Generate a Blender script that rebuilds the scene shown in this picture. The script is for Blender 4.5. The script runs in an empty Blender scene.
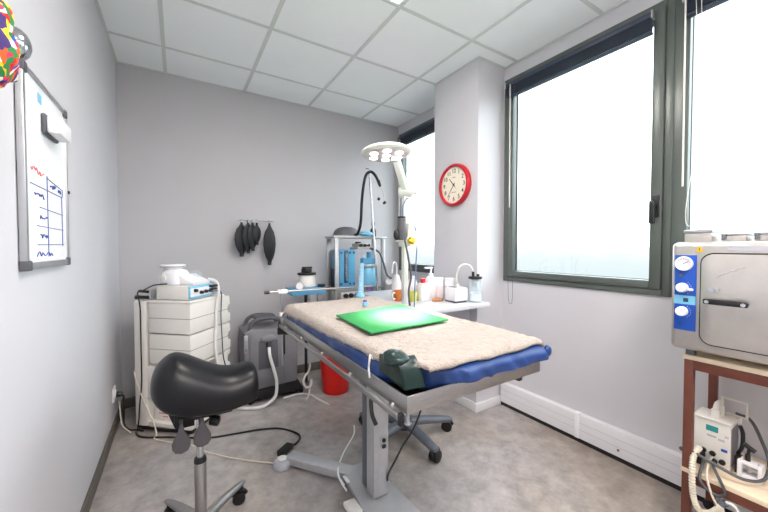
import bpy, bmesh, math, random
from mathutils import Vector, Matrix, noise
random.seed(7)
S = bpy.context.scene
COL = S.collection
PI = math.pi
V = Vector

# ------------------------------------------------------------------ materials
def lin(c):
    o = []
    for v in c:
        v /= 255.0
        o.append(v / 12.92 if v <= 0.04045 else ((v + 0.055) / 1.055) ** 2.4)
    return (*o, 1.0)

def mat(name, rgb, rough=0.5, metal=0.0, var=0.06, nscale=12.0, bump=0.0, bscale=60.0, spec=None,
        alpha=None, trans=0.0, stretch=None, coat=0.0, rgb2=None, detail=3.0, sheen=0.0, ramp=(0.35, 0.65)):
    """Principled material whose colour wanders by a noise texture, with an optional bump."""
    m = bpy.data.materials.new(name); m.use_nodes = True
    nt = m.node_tree; N = nt.nodes; L = nt.links
    p = N['Principled BSDF']
    p.inputs['Roughness'].default_value = rough
    p.inputs['Metallic'].default_value = metal
    if spec is not None: p.inputs['Specular IOR Level'].default_value = spec
    if trans: p.inputs['Transmission Weight'].default_value = trans
    if coat: p.inputs['Coat Weight'].default_value = coat
    if sheen: p.inputs['Sheen Weight'].default_value = sheen
    if alpha is not None: p.inputs['Alpha'].default_value = alpha
    tc = N.new('ShaderNodeTexCoord')
    mp = N.new('ShaderNodeMapping'); L.new(tc.outputs['Object'], mp.inputs['Vector'])
    if stretch: mp.inputs['Scale'].default_value = stretch
    nz = N.new('ShaderNodeTexNoise'); nz.inputs['Scale'].default_value = nscale; nz.inputs['Detail'].default_value = detail
    L.new(mp.outputs['Vector'], nz.inputs['Vector'])
    rp = N.new('ShaderNodeValToRGB'); L.new(nz.outputs['Fac'], rp.inputs['Fac'])
    c = lin(rgb)
    if rgb2: c2 = lin(rgb2); c1 = c
    else:
        c1 = tuple(max(0, v * (1 - var)) for v in c[:3]) + (1,)
        c2 = tuple(min(1, v * (1 + var)) for v in c[:3]) + (1,)
    rp.color_ramp.elements[0].color = c1; rp.color_ramp.elements[1].color = c2
    rp.color_ramp.elements[0].position = ramp[0]; rp.color_ramp.elements[1].position = ramp[1]
    L.new(rp.outputs['Color'], p.inputs['Base Color'])
    if bump:
        n2 = N.new('ShaderNodeTexNoise'); n2.inputs['Scale'].default_value = bscale; n2.inputs['Detail'].default_value = 4
        L.new(mp.outputs['Vector'], n2.inputs['Vector'])
        b = N.new('ShaderNodeBump'); b.inputs['Strength'].default_value = bump; b.inputs['Distance'].default_value = 0.01
        L.new(n2.outputs['Fac'], b.inputs['Height']); L.new(b.outputs['Normal'], p.inputs['Normal'])
    return m

def emis(name, rgb, strength):
    m = bpy.data.materials.new(name); m.use_nodes = True
    N = m.node_tree.nodes; p = N['Principled BSDF']
    p.inputs['Base Color'].default_value = lin(rgb)
    p.inputs['Emission Color'].default_value = lin(rgb)
    p.inputs['Emission Strength'].default_value = strength
    return m

def glass_pane(name):
    m = bpy.data.materials.new(name); m.use_nodes = True
    nt = m.node_tree; N = nt.nodes; L = nt.links; N.clear()
    o = N.new('ShaderNodeOutputMaterial'); mx = N.new('ShaderNodeMixShader')
    t = N.new('ShaderNodeBsdfTransparent'); g = N.new('ShaderNodeBsdfGlossy'); f = N.new('ShaderNodeFresnel')
    t.inputs['Color'].default_value = (.93, .95, .945, 1); g.inputs['Roughness'].default_value = .02
    f.inputs['IOR'].default_value = 1.6
    ge = N.new('ShaderNodeNewGeometry'); iv = N.new('ShaderNodeMath'); iv.operation = 'SUBTRACT'; iv.inputs[0].default_value = 1
    ml = N.new('ShaderNodeMath'); ml.operation = 'MULTIPLY'      # only the outer side of the sheet mirrors, no inner total reflection
    L.new(ge.outputs['Backfacing'], iv.inputs[1]); L.new(f.outputs[0], ml.inputs[0]); L.new(iv.outputs[0], ml.inputs[1])
    L.new(ml.outputs[0], mx.inputs[0]); L.new(t.outputs[0], mx.inputs[1]); L.new(g.outputs[0], mx.inputs[2])
    L.new(mx.outputs[0], o.inputs['Surface'])
    return m

def clear(name, rgb, mixv, rough=.15):
    """thin clear plastic: transparent mixed with a tinted glossy plastic"""
    m = bpy.data.materials.new(name); m.use_nodes = True
    nt = m.node_tree; N = nt.nodes; L = nt.links
    p = N['Principled BSDF']; o = N['Material Output']
    p.inputs['Base Color'].default_value = lin(rgb); p.inputs['Roughness'].default_value = rough
    t = N.new('ShaderNodeBsdfTransparent'); t.inputs['Color'].default_value = lin([min(255, c + 25) for c in rgb])
    mx = N.new('ShaderNodeMixShader'); mx.inputs[0].default_value = mixv
    L.new(t.outputs[0], mx.inputs[1]); L.new(p.outputs[0], mx.inputs[2]); L.new(mx.outputs[0], o.inputs['Surface'])
    return m

def floor_mat():
    m = mat('marbled_grey_vinyl', (150, 146, 140), rough=.42, bump=.03, bscale=90)
    nt = m.node_tree; N = nt.nodes; L = nt.links; p = N['Principled BSDF']
    tc = N.new('ShaderNodeTexCoord')
    a = N.new('ShaderNodeTexNoise'); a.inputs['Scale'].default_value = 10; a.inputs['Detail'].default_value = 9; a.inputs['Roughness'].default_value = .68
    b = N.new('ShaderNodeTexNoise'); b.inputs['Scale'].default_value = 1.25; b.inputs['Detail'].default_value = 3
    L.new(tc.outputs['Object'], a.inputs['Vector']); L.new(tc.outputs['Object'], b.inputs['Vector'])
    ra = N.new('ShaderNodeValToRGB'); L.new(a.outputs['Fac'], ra.inputs['Fac'])
    e = ra.color_ramp.elements
    e[0].position = .3; e[0].color = lin((138, 134, 132)); e[1].position = .7; e[1].color = lin((186, 181, 179))
    rb = N.new('ShaderNodeValToRGB'); L.new(b.outputs['Fac'], rb.inputs['Fac'])
    e = rb.color_ramp.elements
    e[0].position = .42; e[0].color = (0, 0, 0, 1); e[1].position = .66; e[1].color = (.62, .62, .62, 1)
    mx = N.new('ShaderNodeMixRGB'); mx.blend_type = 'MULTIPLY'
    L.new(rb.outputs['Color'], mx.inputs['Fac']); L.new(ra.outputs['Color'], mx.inputs['Color1'])
    mx.inputs['Color2'].default_value = lin((228, 214, 192))
    L.new(mx.outputs['Color'], p.inputs['Base Color'])
    return m

def patch_mat():
    m = mat('multicolour_print_cloth', (200, 60, 60), rough=.7, bump=.2, bscale=120)
    nt = m.node_tree; N = nt.nodes; L = nt.links; p = N['Principled BSDF']
    tc = N.new('ShaderNodeTexCoord'); v = N.new('ShaderNodeTexVoronoi'); v.inputs['Scale'].default_value = 55
    n = N.new('ShaderNodeTexNoise'); n.inputs['Scale'].default_value = 14
    add = N.new('ShaderNodeVectorMath'); add.operation = 'MULTIPLY_ADD'
    L.new(n.outputs['Color'], add.inputs[0]); add.inputs[1].default_value = (.09, .09, .09); L.new(tc.outputs['Object'], add.inputs[2])
    L.new(tc.outputs['Object'], n.inputs['Vector']); L.new(add.outputs[0], v.inputs['Vector'])
    sp = N.new('ShaderNodeSeparateColor'); L.new(v.outputs['Color'], sp.inputs[0])
    r = N.new('ShaderNodeValToRGB'); r.color_ramp.interpolation = 'CONSTANT'
    cols = [(215, 20, 35), (250, 190, 10), (30, 90, 190), (245, 235, 220), (235, 90, 20), (30, 130, 60), (225, 40, 90), (60, 30, 110), (250, 215, 40)]
    el = r.color_ramp.elements
    while len(el) < len(cols): el.new(.5)
    for i, c in enumerate(cols): el[i].position = i / len(cols); el[i].color = lin(c)
    L.new(sp.outputs[0], r.inputs['Fac']); L.new(r.outputs['Color'], p.inputs['Base Color'])
    return m

M = {}
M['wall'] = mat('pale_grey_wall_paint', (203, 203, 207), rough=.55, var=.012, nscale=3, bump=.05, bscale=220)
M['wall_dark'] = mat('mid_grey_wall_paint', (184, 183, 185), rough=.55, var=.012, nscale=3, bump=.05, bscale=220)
M['tile'] = mat('white_ceiling_tile', (246, 249, 250), rough=.9, var=.02, nscale=2, bump=.12, bscale=300)
M['tbar'] = mat('grey_ceiling_grid', (210, 214, 211), rough=.5, var=.02)
M['floor'] = floor_mat()
M['skirt'] = mat('brown_grey_skirting', (98, 92, 84), rough=.5)
M['white_trim'] = mat('white_trim_plastic', (222, 222, 224), rough=.4, var=.015)
M['dark'] = mat('near_black', (18, 18, 20), rough=.5)
M['frame'] = mat('grey_green_window_metal', (94, 101, 96), rough=.32, metal=.3, var=.04, nscale=4)
M['blind'] = mat('navy_blind_slats', (50, 60, 76), rough=.4, var=.08)
M['glass'] = glass_pane('window_glass')
M['steel'] = mat('brushed_steel', (176, 175, 174), rough=.34, metal=.95, var=.07, nscale=30, stretch=(1, 12, 12))
M['steel_worn'] = mat('worn_stainless', (205, 201, 196), rough=.36, metal=.85, var=.06, nscale=9, bump=.04, bscale=150)
M['chrome'] = mat('chrome', (205, 207, 210), rough=.12, metal=1.0, var=.02)
M['alu'] = mat('aluminium', (190, 192, 194), rough=.35, metal=.9, var=.03)
M['colpaint'] = mat('grey_column_metal', (186, 186, 188), rough=.38, metal=.35, var=.04, nscale=25)
M['blackvinyl'] = mat('black_leather', (13, 14, 17), rough=.33, var=.15, bump=.05, bscale=420, spec=.32)
M['blackplastic'] = mat('black_plastic', (22, 22, 24), rough=.42, var=.1)
M['blackrubber'] = mat('black_rubber', (16, 16, 18), rough=.55, var=.1, bump=.05)
M['greyplastic'] = mat('dark_grey_plastic', (122, 121, 126), rough=.45, var=.04)
M['greyplastic2'] = mat('deep_grey_plastic', (86, 86, 91), rough=.5, var=.05)
M['paddle'] = mat('grey_paddle_plastic', (74, 72, 75), rough=.55, var=.06, bump=.1, bscale=300)
M['greymetal'] = mat('slate_grey_paint', (98, 104, 112), rough=.4, var=.05, metal=.2)
M['beige'] = mat('cream_white_plastic', (226, 223, 216), rough=.42, var=.02, nscale=5)
M['whiteplastic'] = mat('white_plastic', (236, 236, 238), rough=.35, var=.012)
M['offwhite'] = mat('off_white_plastic', (224, 222, 214), rough=.4, var=.03)
M['lampshell'] = mat('ivory_enamel', (226, 226, 219), rough=.3, var=.015)
M['lampface'] = mat('pinkish_lamp_lens', (222, 205, 206), rough=.3, var=.03)
M['led'] = emis('lamp_led', (250, 240, 255), 4)
M['panel_led'] = emis('ceiling_panel_light', (255, 245, 241), 8.8)
M['fleece'] = mat('cream_sheepskin_pile', (174, 162, 150), rough=.95, var=.1, nscale=55, bump=.9, bscale=190, sheen=.3, detail=6)
M['bluevinyl'] = mat('royal_blue_vinyl', (27, 60, 118), rough=.42, var=.12, nscale=9, bump=.12, bscale=30)
M['greenvinyl'] = mat('bottle_green_vinyl', (20, 46, 41), rough=.28, var=.18, nscale=14, bump=.12, bscale=40)
M['greenpad'] = mat('bright_green_rubber', (42, 148, 74), rough=.45, var=.03)
M['red'] = mat('red_plastic', (216, 24, 18), rough=.38, var=.04)
M['clockred'] = mat('red_clock_rim', (188, 20, 40), rough=.3, var=.03)
M['clockface'] = mat('cream_clock_face', (240, 234, 214), rough=.6, var=.01)
M['ink'] = mat('black_print', (25, 24, 24), rough=.6)
M['bluelight'] = mat('sky_blue_enamel', (82, 152, 190), rough=.35, var=.04)
M['bluedeep'] = mat('dark_teal_blue', (22, 58, 84), rough=.4, var=.06)
M['bluepanel'] = mat('cobalt_blue_plate', (22, 78, 178), rough=.35, var=.03)
M['bluepale'] = mat('light_blue_plate', (120, 190, 220), rough=.35, var=.03)
M['bluetube'] = clear('pale_blue_tubing', (172, 212, 232), .72)
M['cleartube'] = clear('milky_clear_tubing', (235, 232, 226), .7)
M['clearjar'] = clear('clear_jar_plastic', (226, 232, 238), .25)
M['brown'] = mat('red_brown_painted_steel', (104, 56, 42), rough=.45, var=.1, nscale=20, bump=.03)
M['creamwood'] = mat('cream_laminate', (232, 214, 186), rough=.45, var=.05, nscale=8, stretch=(8, 1, 1))
M['counter'] = mat('pale_grey_laminate', (205, 206, 210), rough=.3, var=.02)
M['orange'] = mat('orange_glaze', (224, 132, 64), rough=.3, var=.04)
M['limecup'] = mat('lime_yellow_plastic', (206, 208, 92), rough=.4, var=.05)
M['bottle'] = mat('milky_white_bottle', (238, 236, 238), rough=.35, var=.015)
M['pinklabel'] = mat('pale_pink_label', (236, 220, 218), rough=.5, var=.03)
M['greylabel'] = mat('grey_label', (180, 182, 190), rough=.5, var=.03)
M['tan'] = mat('tan_cork', (186, 132, 84), rough=.7, var=.2, nscale=40)
M['yellow'] = mat('signal_yellow', (240, 190, 16), rough=.45, var=.03)
M['board'] = mat('gloss_whiteboard', (240, 242, 244), rough=.18, var=.008)
M['bluepen'] = mat('blue_marker', (48, 72, 150), rough=.6)
M['redpen'] = mat('red_marker', (222, 110, 110), rough=.6)
M['cap'] = patch_mat()
M['tealscreen'] = mat('teal_label', (40, 150, 150), rough=.4)
M['cablewhite'] = mat('ivory_cable', (222, 214, 196), rough=.5)
M['cablegrey'] = mat('grey_cable', (80, 82, 86), rough=.5)
M['cableblue'] = mat('blue_cable', (90, 120, 160), rough=.5)
M['rubberwhite'] = mat('white_hose_rubber', (224, 222, 220), rough=.45)
M['purple'] = mat('mauve_plastic', (120, 90, 150), rough=.4)
M['redink'] = mat('red_print', (200, 90, 90), rough=.6)
M['card'] = mat('white_card', (232, 226, 222), rough=.7)

# ------------------------------------------------------------------ mesh builder
def spline(pts, n=8):
    P = [V(p) for p in pts]
    if len(P) < 3: return P
    out = []
    for i in range(len(P) - 1):
        a = P[i - 1] if i else P[0] * 2 - P[1]
        b, c = P[i], P[i + 1]
        d = P[i + 2] if i + 2 < len(P) else P[-1] * 2 - P[-2]
        for k in range(n):
            t = k / n
            out.append(.5 * ((2 * b) + (c - a) * t + (2 * a - 5 * b + 4 * c - d) * t * t + (3 * b - a - 3 * c + d) * t ** 3))
    out.append(P[-1]); return out

class B:
    def __init__(s): s.bm = bmesh.new(); s.mi = 0
    def slot(s, i): s.mi = i; return s
    def _add(s, t, X=None):
        if X is not None: bmesh.ops.transform(t, matrix=X, verts=t.verts)
        bmesh.ops.recalc_face_normals(t, faces=t.faces)
        for f in t.faces: f.material_index = s.mi; f.smooth = True
        me = bpy.data.meshes.new('tmp'); t.to_mesh(me); t.free(); s.bm.from_mesh(me); bpy.data.meshes.remove(me)
        return s
    def box(s, x0, x1, y0, y1, z0, z1, bev=0.0, seg=2, X=None):
        t = bmesh.new(); bmesh.ops.create_cube(t, size=1)
        for v in t.verts: v.co = V(((x0 + x1) / 2 + v.co.x * (x1 - x0), (y0 + y1) / 2 + v.co.y * (y1 - y0), (z0 + z1) / 2 + v.co.z * (z1 - z0)))
        if bev: bmesh.ops.bevel(t, geom=t.edges[:], offset=bev, segments=seg, profile=.5, affect='EDGES')
        return s._add(t, X)
    def cyl(s, p, q, r, r2=None, n=20, bev=0.0):
        p, q = V(p), V(q); d = q - p; t = bmesh.new()
        bmesh.ops.create_cone(t, cap_ends=True, segments=n, radius1=r, radius2=r if r2 is None else r2, depth=d.length)
        if bev:
            es = [e for e in t.edges if abs(e.verts[0].co.z - e.verts[1].co.z) < 1e-6]
            bmesh.ops.bevel(t, geom=es, offset=bev, segments=2, profile=.5, affect='EDGES')
        X = Matrix.Translation((p + q) / 2) @ d.to_track_quat('Z', 'Y').to_matrix().to_4x4()
        return s._add(t, X)
    def tube(s, pts, r, n=8, smooth=8, closed=False):
        P = spline(pts, smooth) if smooth else [V(p) for p in pts]
        rr = r if callable(r) else (lambda t: r)
        t = bmesh.new(); rings = []
        T0 = (P[1] - P[0]).normalized(); u = T0.orthogonal().normalized()
        for i, p in enumerate(P):
            T = (P[min(i + 1, len(P) - 1)] - P[max(i - 1, 0)]).normalized()
            u = (u - T * u.dot(T))
            u = u.normalized() if u.length > 1e-6 else T.orthogonal().normalized()
            w = T.cross(u); k = rr(i / (len(P) - 1))
            rings.append([t.verts.new(p + k * (math.cos(a) * u + math.sin(a) * w)) for a in (2 * PI * j / n for j in range(n))])
        for a, b in zip(rings, rings[1:]):
            for j in range(n): t.faces.new((a[j], a[(j + 1) % n], b[(j + 1) % n], b[j]))
        t.faces.new(rings[0]); t.faces.new(rings[-1])
        return s._add(t)
    def lathe(s, prof, o=(0, 0, 0), n=24, X=None):
        t = bmesh.new(); rings = []
        for r, z in prof:
            rings.append([t.verts.new((max(r, 1e-5) * math.cos(2 * PI * j / n), max(r, 1e-5) * math.sin(2 * PI * j / n), z)) for j in range(n)])
        for a, b in zip(rings, rings[1:]):
            for j in range(n): t.faces.new((a[j], a[(j + 1) % n], b[(j + 1) % n], b[j]))
        t.faces.new(rings[0]); t.faces.new(rings[-1])
        bmesh.ops.remove_doubles(t, verts=t.verts, dist=2e-5)
        return s._add(t, Matrix.Translation(o) if X is None else X)
    def prism(s, poly, a, b, axis='y', bev=0.0, X=None):
        """poly in the two remaining axes (order x,y,z without axis), extruded from a to b along axis"""
        def mk(u, v, w): return {'x': (w, u, v), 'y': (u, w, v), 'z': (u, v, w)}[axis]
        t = bmesh.new()
        A = [t.verts.new(mk(u, v, a)) for u, v in poly]; Bv = [t.verts.new(mk(u, v, b)) for u, v in poly]
        t.faces.new(A); t.faces.new(Bv); n = len(poly)
        for i in range(n): t.faces.new((A[i], A[(i + 1) % n], Bv[(i + 1) % n], Bv[i]))
        if bev:
            bmesh.ops.recalc_face_normals(t, faces=t.faces)
            es = [e for e in t.edges if (e.verts[0] in A) == (e.verts[1] in A)]
            bmesh.ops.bevel(t, geom=es, offset=bev, segments=2, profile=.5, affect='EDGES')
        return s._add(t, X)
    def ell(s, c, r, n=20, X=None):
        t = bmesh.new(); bmesh.ops.create_uvsphere(t, u_segments=n, v_segments=max(8, n * 2 // 3), radius=1)
        Y = Matrix.Translation(c) @ (X if X is not None else Matrix.Identity(4)) @ Matrix.Diagonal((*r, 1))
        return s._add(t, Y)
    def loft(s, secs, cap=True):
        t = bmesh.new(); R = [[t.verts.new(p) for p in sec] for sec in secs]; n = len(R[0])
        for a, b in zip(R, R[1:]):
            for j in range(n): t.faces.new((a[j], a[(j + 1) % n], b[(j + 1) % n], b[j]))
        if cap: t.faces.new(R[0]); t.faces.new(R[-1])
        return s._add(t)
    def grid(s, nx, ny, fn):
        t = bmesh.new(); g = [[t.verts.new(fn(i / nx, j / ny)) for j in range(ny + 1)] for i in range(nx + 1)]
        for i in range(nx):
            for j in range(ny): t.faces.new((g[i][j], g[i + 1][j], g[i + 1][j + 1], g[i][j + 1]))
        return s._add(t)
    def text(s, body, size, X, ext=.0004, align='CENTER'):
        cu = bpy.data.curves.new('t', 'FONT'); cu.body = body; cu.size = size; cu.align_x = align; cu.align_y = 'CENTER'; cu.extrude = ext; cu.offset = size * .012
        o = bpy.data.objects.new('t', cu); COL.objects.link(o)
        bpy.context.view_layer.update()
        me = bpy.data.meshes.new_from_object(o.evaluated_get(bpy.context.evaluated_depsgraph_get()))
        t = bmesh.new(); t.from_mesh(me)
        bpy.data.objects.remove(o); bpy.data.curves.remove(cu); bpy.data.meshes.remove(me)
        return s._add(t, X)
    def displace(s, fn):
        for v in s.bm.verts: v.co = fn(v.co)
        return s

def wmat(o):
    Mx = Matrix.Identity(4); ch = []
    while o: ch.append(o); o = o.parent
    for q in reversed(ch): Mx = Mx @ q.matrix_basis
    return Mx

def obj(name, b, mats, parent=None, local=False, ang=42):
    """links the builder as ONE mesh object; its origin goes to the middle of its own foot"""
    bm = b.bm
    if parent is not None and not local:
        bmesh.ops.transform(bm, matrix=wmat(parent).inverted(), verts=bm.verts)
    lo = V([min(v.co[i] for v in bm.verts) for i in range(3)]); hi = V([max(v.co[i] for v in bm.verts) for i in range(3)])
    c = V(((lo.x + hi.x) / 2, (lo.y + hi.y) / 2, lo.z))
    for v in bm.verts: v.co -= c
    me = bpy.data.meshes.new(name); bm.to_mesh(me); bm.free()
    for m in (mats if isinstance(mats, (list, tuple)) else [mats]): me.materials.append(m)
    me.set_sharp_from_angle(angle=math.radians(ang))
    o = bpy.data.objects.new(name, me); COL.objects.link(o); o.location = c
    if parent is not None: o.parent = parent
    return o

def tag(o, label, cat, group=None, kind=None):
    o['label'] = label; o['category'] = cat
    if group: o['group'] = group
    if kind: o['kind'] = kind
    return o

def thing(name, label, cat, loc=(0, 0, 0), rotz=0.0, group=None):
    o = bpy.data.objects.new(name, None); COL.objects.link(o); o.empty_display_size = .1
    o.location = loc; o.rotation_euler = (0, 0, rotz)
    return tag(o, label, cat, group)

def struct(name, b, mats, parent=None, label=None):
    o = obj(name, b, mats, parent)
    if parent is None: o['kind'] = 'structure'; o['label'] = label or name.replace('_', ' '); o['category'] = 'structure'
    return o

def cable(name, label, pts, r, m, cat='cable', group=None, n=8):
    return tag(obj(name, B().tube(pts, r, n), m), label, cat, group)

def RZ(a): return Matrix.Rotation(a, 4, 'Z')
def TR(*p): return Matrix.Translation(p)
# text facing -x (seen from inside the room on the right): x -> -y, y -> z, z -> -x
FACE_NX = Matrix(((0, 0, -1, 0), (-1, 0, 0, 0), (0, 1, 0, 0), (0, 0, 0, 1)))

# ------------------------------------------------------------------ the room
W, H, YF = 2.613, 2.684, -4.45
PX, PY0, PY1 = 2.318, -1.503, -1.003      # pillar
struct('floor', B().box(-.12, W + .07, YF - .12, .12, -.12, 0), M['floor'], label='marbled grey vinyl floor')
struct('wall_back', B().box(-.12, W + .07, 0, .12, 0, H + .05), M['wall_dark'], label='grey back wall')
struct('wall_left', B().box(-.12, 0, YF, 0, 0, H + .05), M['wall'], label='pale left wall')
struct('wall_front', B().box(-.12, W + .07, YF - .12, YF, 0, H + .05), M['wall'], label='pale wall behind the viewer')
WZ0, WZ1 = 1.0, 2.58
wins = [('window_1', -2.575, PY0 - .012), ('window_2', -3.72, -2.575), ('window_3', PY1 + .012, -.035)]
b = B()
T = .07
b.box(W, W + T, YF, 0, 0, WZ0); b.box(W, W + T, YF, 0, WZ1, H + .05)
b.box(W, W + T, YF, -3.72, WZ0, WZ1); b.box(W, W + T, PY0 - .012, PY1 + .012, WZ0, WZ1); b.box(W, W + T, -.035, 0, WZ0, WZ1)
struct('wall_right', b, M['wall'], label='pale window wall')
struct('wall_pillar', B().box(PX, W, PY0, PY1, 0, H), M['wall'], label='square pale grey pillar')
# ceiling : slab of tiles with the exposed grid on it
b = B(); b.box(-.12, W + .07, YF - .12, .12, H, H + .1)
b.slot(1)
gx = [.3205 + .6 * i for i in range(4)]; gy = [-.4237 - .6 * j for j in range(7)]
for x in gx: b.box(x - .012, x + .012, YF, 0, H - .004, H + .001)
for y in gy: b.box(0, W, y - .012, y + .012, H - .0035, H + .001)
b.box(0, .018, YF, 0, H - .004, H + .001); b.box(0, W, -.018, 0, H - .004, H + .001); b.box(W - .018, W, YF, 0, H - .004, H + .001)
b.box(PX - .018, W, PY0 - .018, PY0, H - .004, H + .001); b.box(PX - .018, PX, PY0, PY1, H - .004, H + .001)
struct('ceiling', b, [M['tile'], M['tbar']], label='white suspended tile ceiling')
for k, (i, j) in enumerate(((1, 2), (1, 5), (2, 5), (0, 5))):  # last two panels are unseen fill lights, added to brighten the room
    x0, x1, y1, y0 = gx[i] + .014, gx[i + 1] - .014, gy[j] - .014, gy[j + 1] + .014
    t = thing('ceiling_light', ['square ceiling light panel set in the tile grid nearest the pillar', 'square ceiling light panel set in the tile grid behind the viewer', 'added fill light panel, out of view behind the viewer on the window side', 'added fill light panel, out of view behind the viewer on the whiteboard side'][k], 'light',
              ((x0 + x1) / 2, (y0 + y1) / 2, H - .012), group='square ceiling light panels')
    f = B(); w = .014
    f.box(x0, x1, y0, y0 + w, H - .012, H - .001); f.box(x0, x1, y1 - w, y1, H - .012, H - .001)
    f.box(x0, x0 + w, y0 + w, y1 - w, H - .012, H - .001); f.box(x1 - w, x1, y0 + w, y1 - w, H - .012, H - .001)
    obj('frame', f, M['whiteplastic'], t)
    obj('diffuser', B().box(x0 + w, x1 - w, y0 + w, y1 - w, H - .009, H - .002), M['panel_led'], t)
# skirtings
struct('baseboard_left', B().box(0, .012, YF, 0, 0, .08, .002), M['skirt'], label='dark skirting on the left wall')
struct('baseboard_back', B().box(.012, W, -.012, 0, 0, .08, .002), M['skirt'], label='dark skirting on the back wall')
struct('baseboard_pillar', B().box(PX - .014, W, PY0 - .014, PY1, 0, .068, .003), M['white_trim'], label='white skirting round the pillar')
# white skirting duct along the window wall
DY = PY0 - .016
b = B().prism([(W, .03), (W - .036, .03), (W - .036, .165), (W - .031, .180), (W, .186)], YF + .01, DY, 'y')
b.slot(1)
for z in (.085, .13): b.box(W - .0368, W - .034, YF + .01, DY, z, z + .0022)
b.slot(2).box(W - .028, W, YF + .01, DY, 0, .03)  # near-black strip: shade of the gap under the duct, put in as colour
t1 = struct('trim_1', b, [M['white_trim'], M['greylabel'], M['dark']], label='white cable duct along the window wall')
struct('joint_cover', B().box(W - .040, W - .001, -2.135, -2.105, .028, .19, .003), M['whiteplastic'], t1)
struct('screw', B().cyl((W - .041, -2.36, .07), (W - .034, -2.36, .07), .007, n=12), M['greyplastic'], t1)

# windows -------------------------------------------------------------
def bars(y0, y1, z0, z1, w, x0, x1, bev=.004, wb=None):
    wb = wb or w; b = B()
    b.box(x0, x1, y0, y0 + w, z0, z1, bev); b.box(x0, x1, y1 - w, y1, z0, z1, bev)
    b.box(x0, x1, y0 + w, y1 - w, z0, z0 + wb, bev); b.box(x0, x1, y0 + w, y1 - w, z1 - w, z1, bev)
    return b
for k, (nm, y0, y1) in enumerate(wins):
    wr = bpy.data.objects.new(nm, None); COL.objects.link(wr); wr.location = (W, (y0 + y1) / 2, WZ0)
    wr['kind'] = 'structure'; wr['category'] = 'window'
    wr['label'] = ['tall window beside the pillar', 'window above the steel steriliser', 'far window behind the pillar'][k]
    obj('window_frame', bars(y0, y1, WZ0, WZ1, .062 if k == 1 else .036, W - .012, W + .06), M['frame'], wr)
    sy0, sy1 = y0 + .036, y1 - .036
    if k != 1: obj('sash', bars(sy0 + .002, sy1 - .002, WZ0 + .037, WZ1 - .037, .052, W - .024, W + .045, .006, .046), M['frame'], wr)
    g_ = -.030 if k == 1 else 0
    obj('gasket', bars(sy0 + .052 + g_, sy1 - .052 - g_, WZ0 + .08 + g_ * .6, WZ1 - .085 - g_, .006, W + .024, W + .034, .001), M['dark'], wr)
    obj('pane', B().box(W + .028, W + .032, sy0 + .05 + g_, sy1 - .05 - g_, WZ0 + .08 + g_ * .6, WZ1 - .08 - g_), M['glass'], wr)
    if k == 0:
        hy, hz = sy0 + .026, 1.445
        h = obj('window_handle', B().box(W - .034, W - .024, hy - .016, hy + .016, hz - .02, hz + .10, .004), M['blackplastic'], wr)
        hb = B().cyl((W - .034, hy, hz + .055), (W - .075, hy, hz + .055), .011, n=14)
        hb.box(W - .084, W - .062, hy - .012, hy + .013, hz - .055, hz + .07, .006)
        obj('lever', hb, M['blackplastic'], h)
    # pulled-up venetian blind in front of the sash
    lab = ['dark venetian blind pulled up over the window beside the pillar', 'dark venetian blind pulled up over the window above the steel steriliser',
           'dark venetian blind pulled up over the far window behind the pillar'][k]
    t = thing('venetian_blind', lab, 'blind', (W - .05, (y0 + y1) / 2, WZ1 - .17), group='pulled up venetian blinds')
    by0, by1 = (sy0 + .048, y1 - .046) if k != 1 else (y0 + .04, y1 - .045)
    obj('headrail', B().box(W - .062, W - .025, by0, by1, WZ1 - .085, WZ1 - .055, .003), M['blind'], t)
    sl = B()
    for q in range(9):
        z = WZ1 - .090 - q * .0072
        sl.box(W - .066, W - .026, by0 + .006, by1 - .006, z - .0022, z, X=TR(0, 0, 0))
    obj('slats', sl, M['blind'], t)
    obj('bottom_rail', B().box(W - .064, W - .026, by0 + .004, by1 - .004, WZ1 - .168, WZ1 - .155, .003), M['blind'], t)
    for e, yy in ((0, by0), (1, by1)):
        obj('end_bracket', B().box(W - .066, W - .024, yy - .004, yy + .004, WZ1 - .092, WZ1 - .05, .002), M['alu'], t)
    wy = by1 - .05 if k != 1 else by1 - .012
    obj('wand', B().cyl((W - .072, wy, WZ1 - .08), (W - .072, wy - .004, 1.57), .0042, n=10), M['cleartube'], t)
    if k == 0:
        obj('cord', B().tube([(W - .068, -1.62, 2.48), (W - .07, -1.615, 1.6), (W - .072, -1.61, 1.0), (W - .073, -1.618, .86), (W - .073, -1.632, .835),
                              (W - .073, -1.648, .86), (W - .072, -1.65, 1.0), (W - .07, -1.648, 1.6), (W - .068, -1.645, 2.48)], .0016, 6), M['cablegrey'], t)
    else:
        yy = by1 - .05
        obj('cord', B().tube([(W - .068, yy, 2.48), (W - .07, yy - .02, 1.9), (W - .07, yy + .02, 1.45), (W - .07, yy - .0, 1.37), (W - .07, yy - .02, 1.45), (W - .07, yy - .035, 1.9), (W - .068, yy - .02, 2.48)], .0014, 6), M['offwhite'], t)

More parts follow.
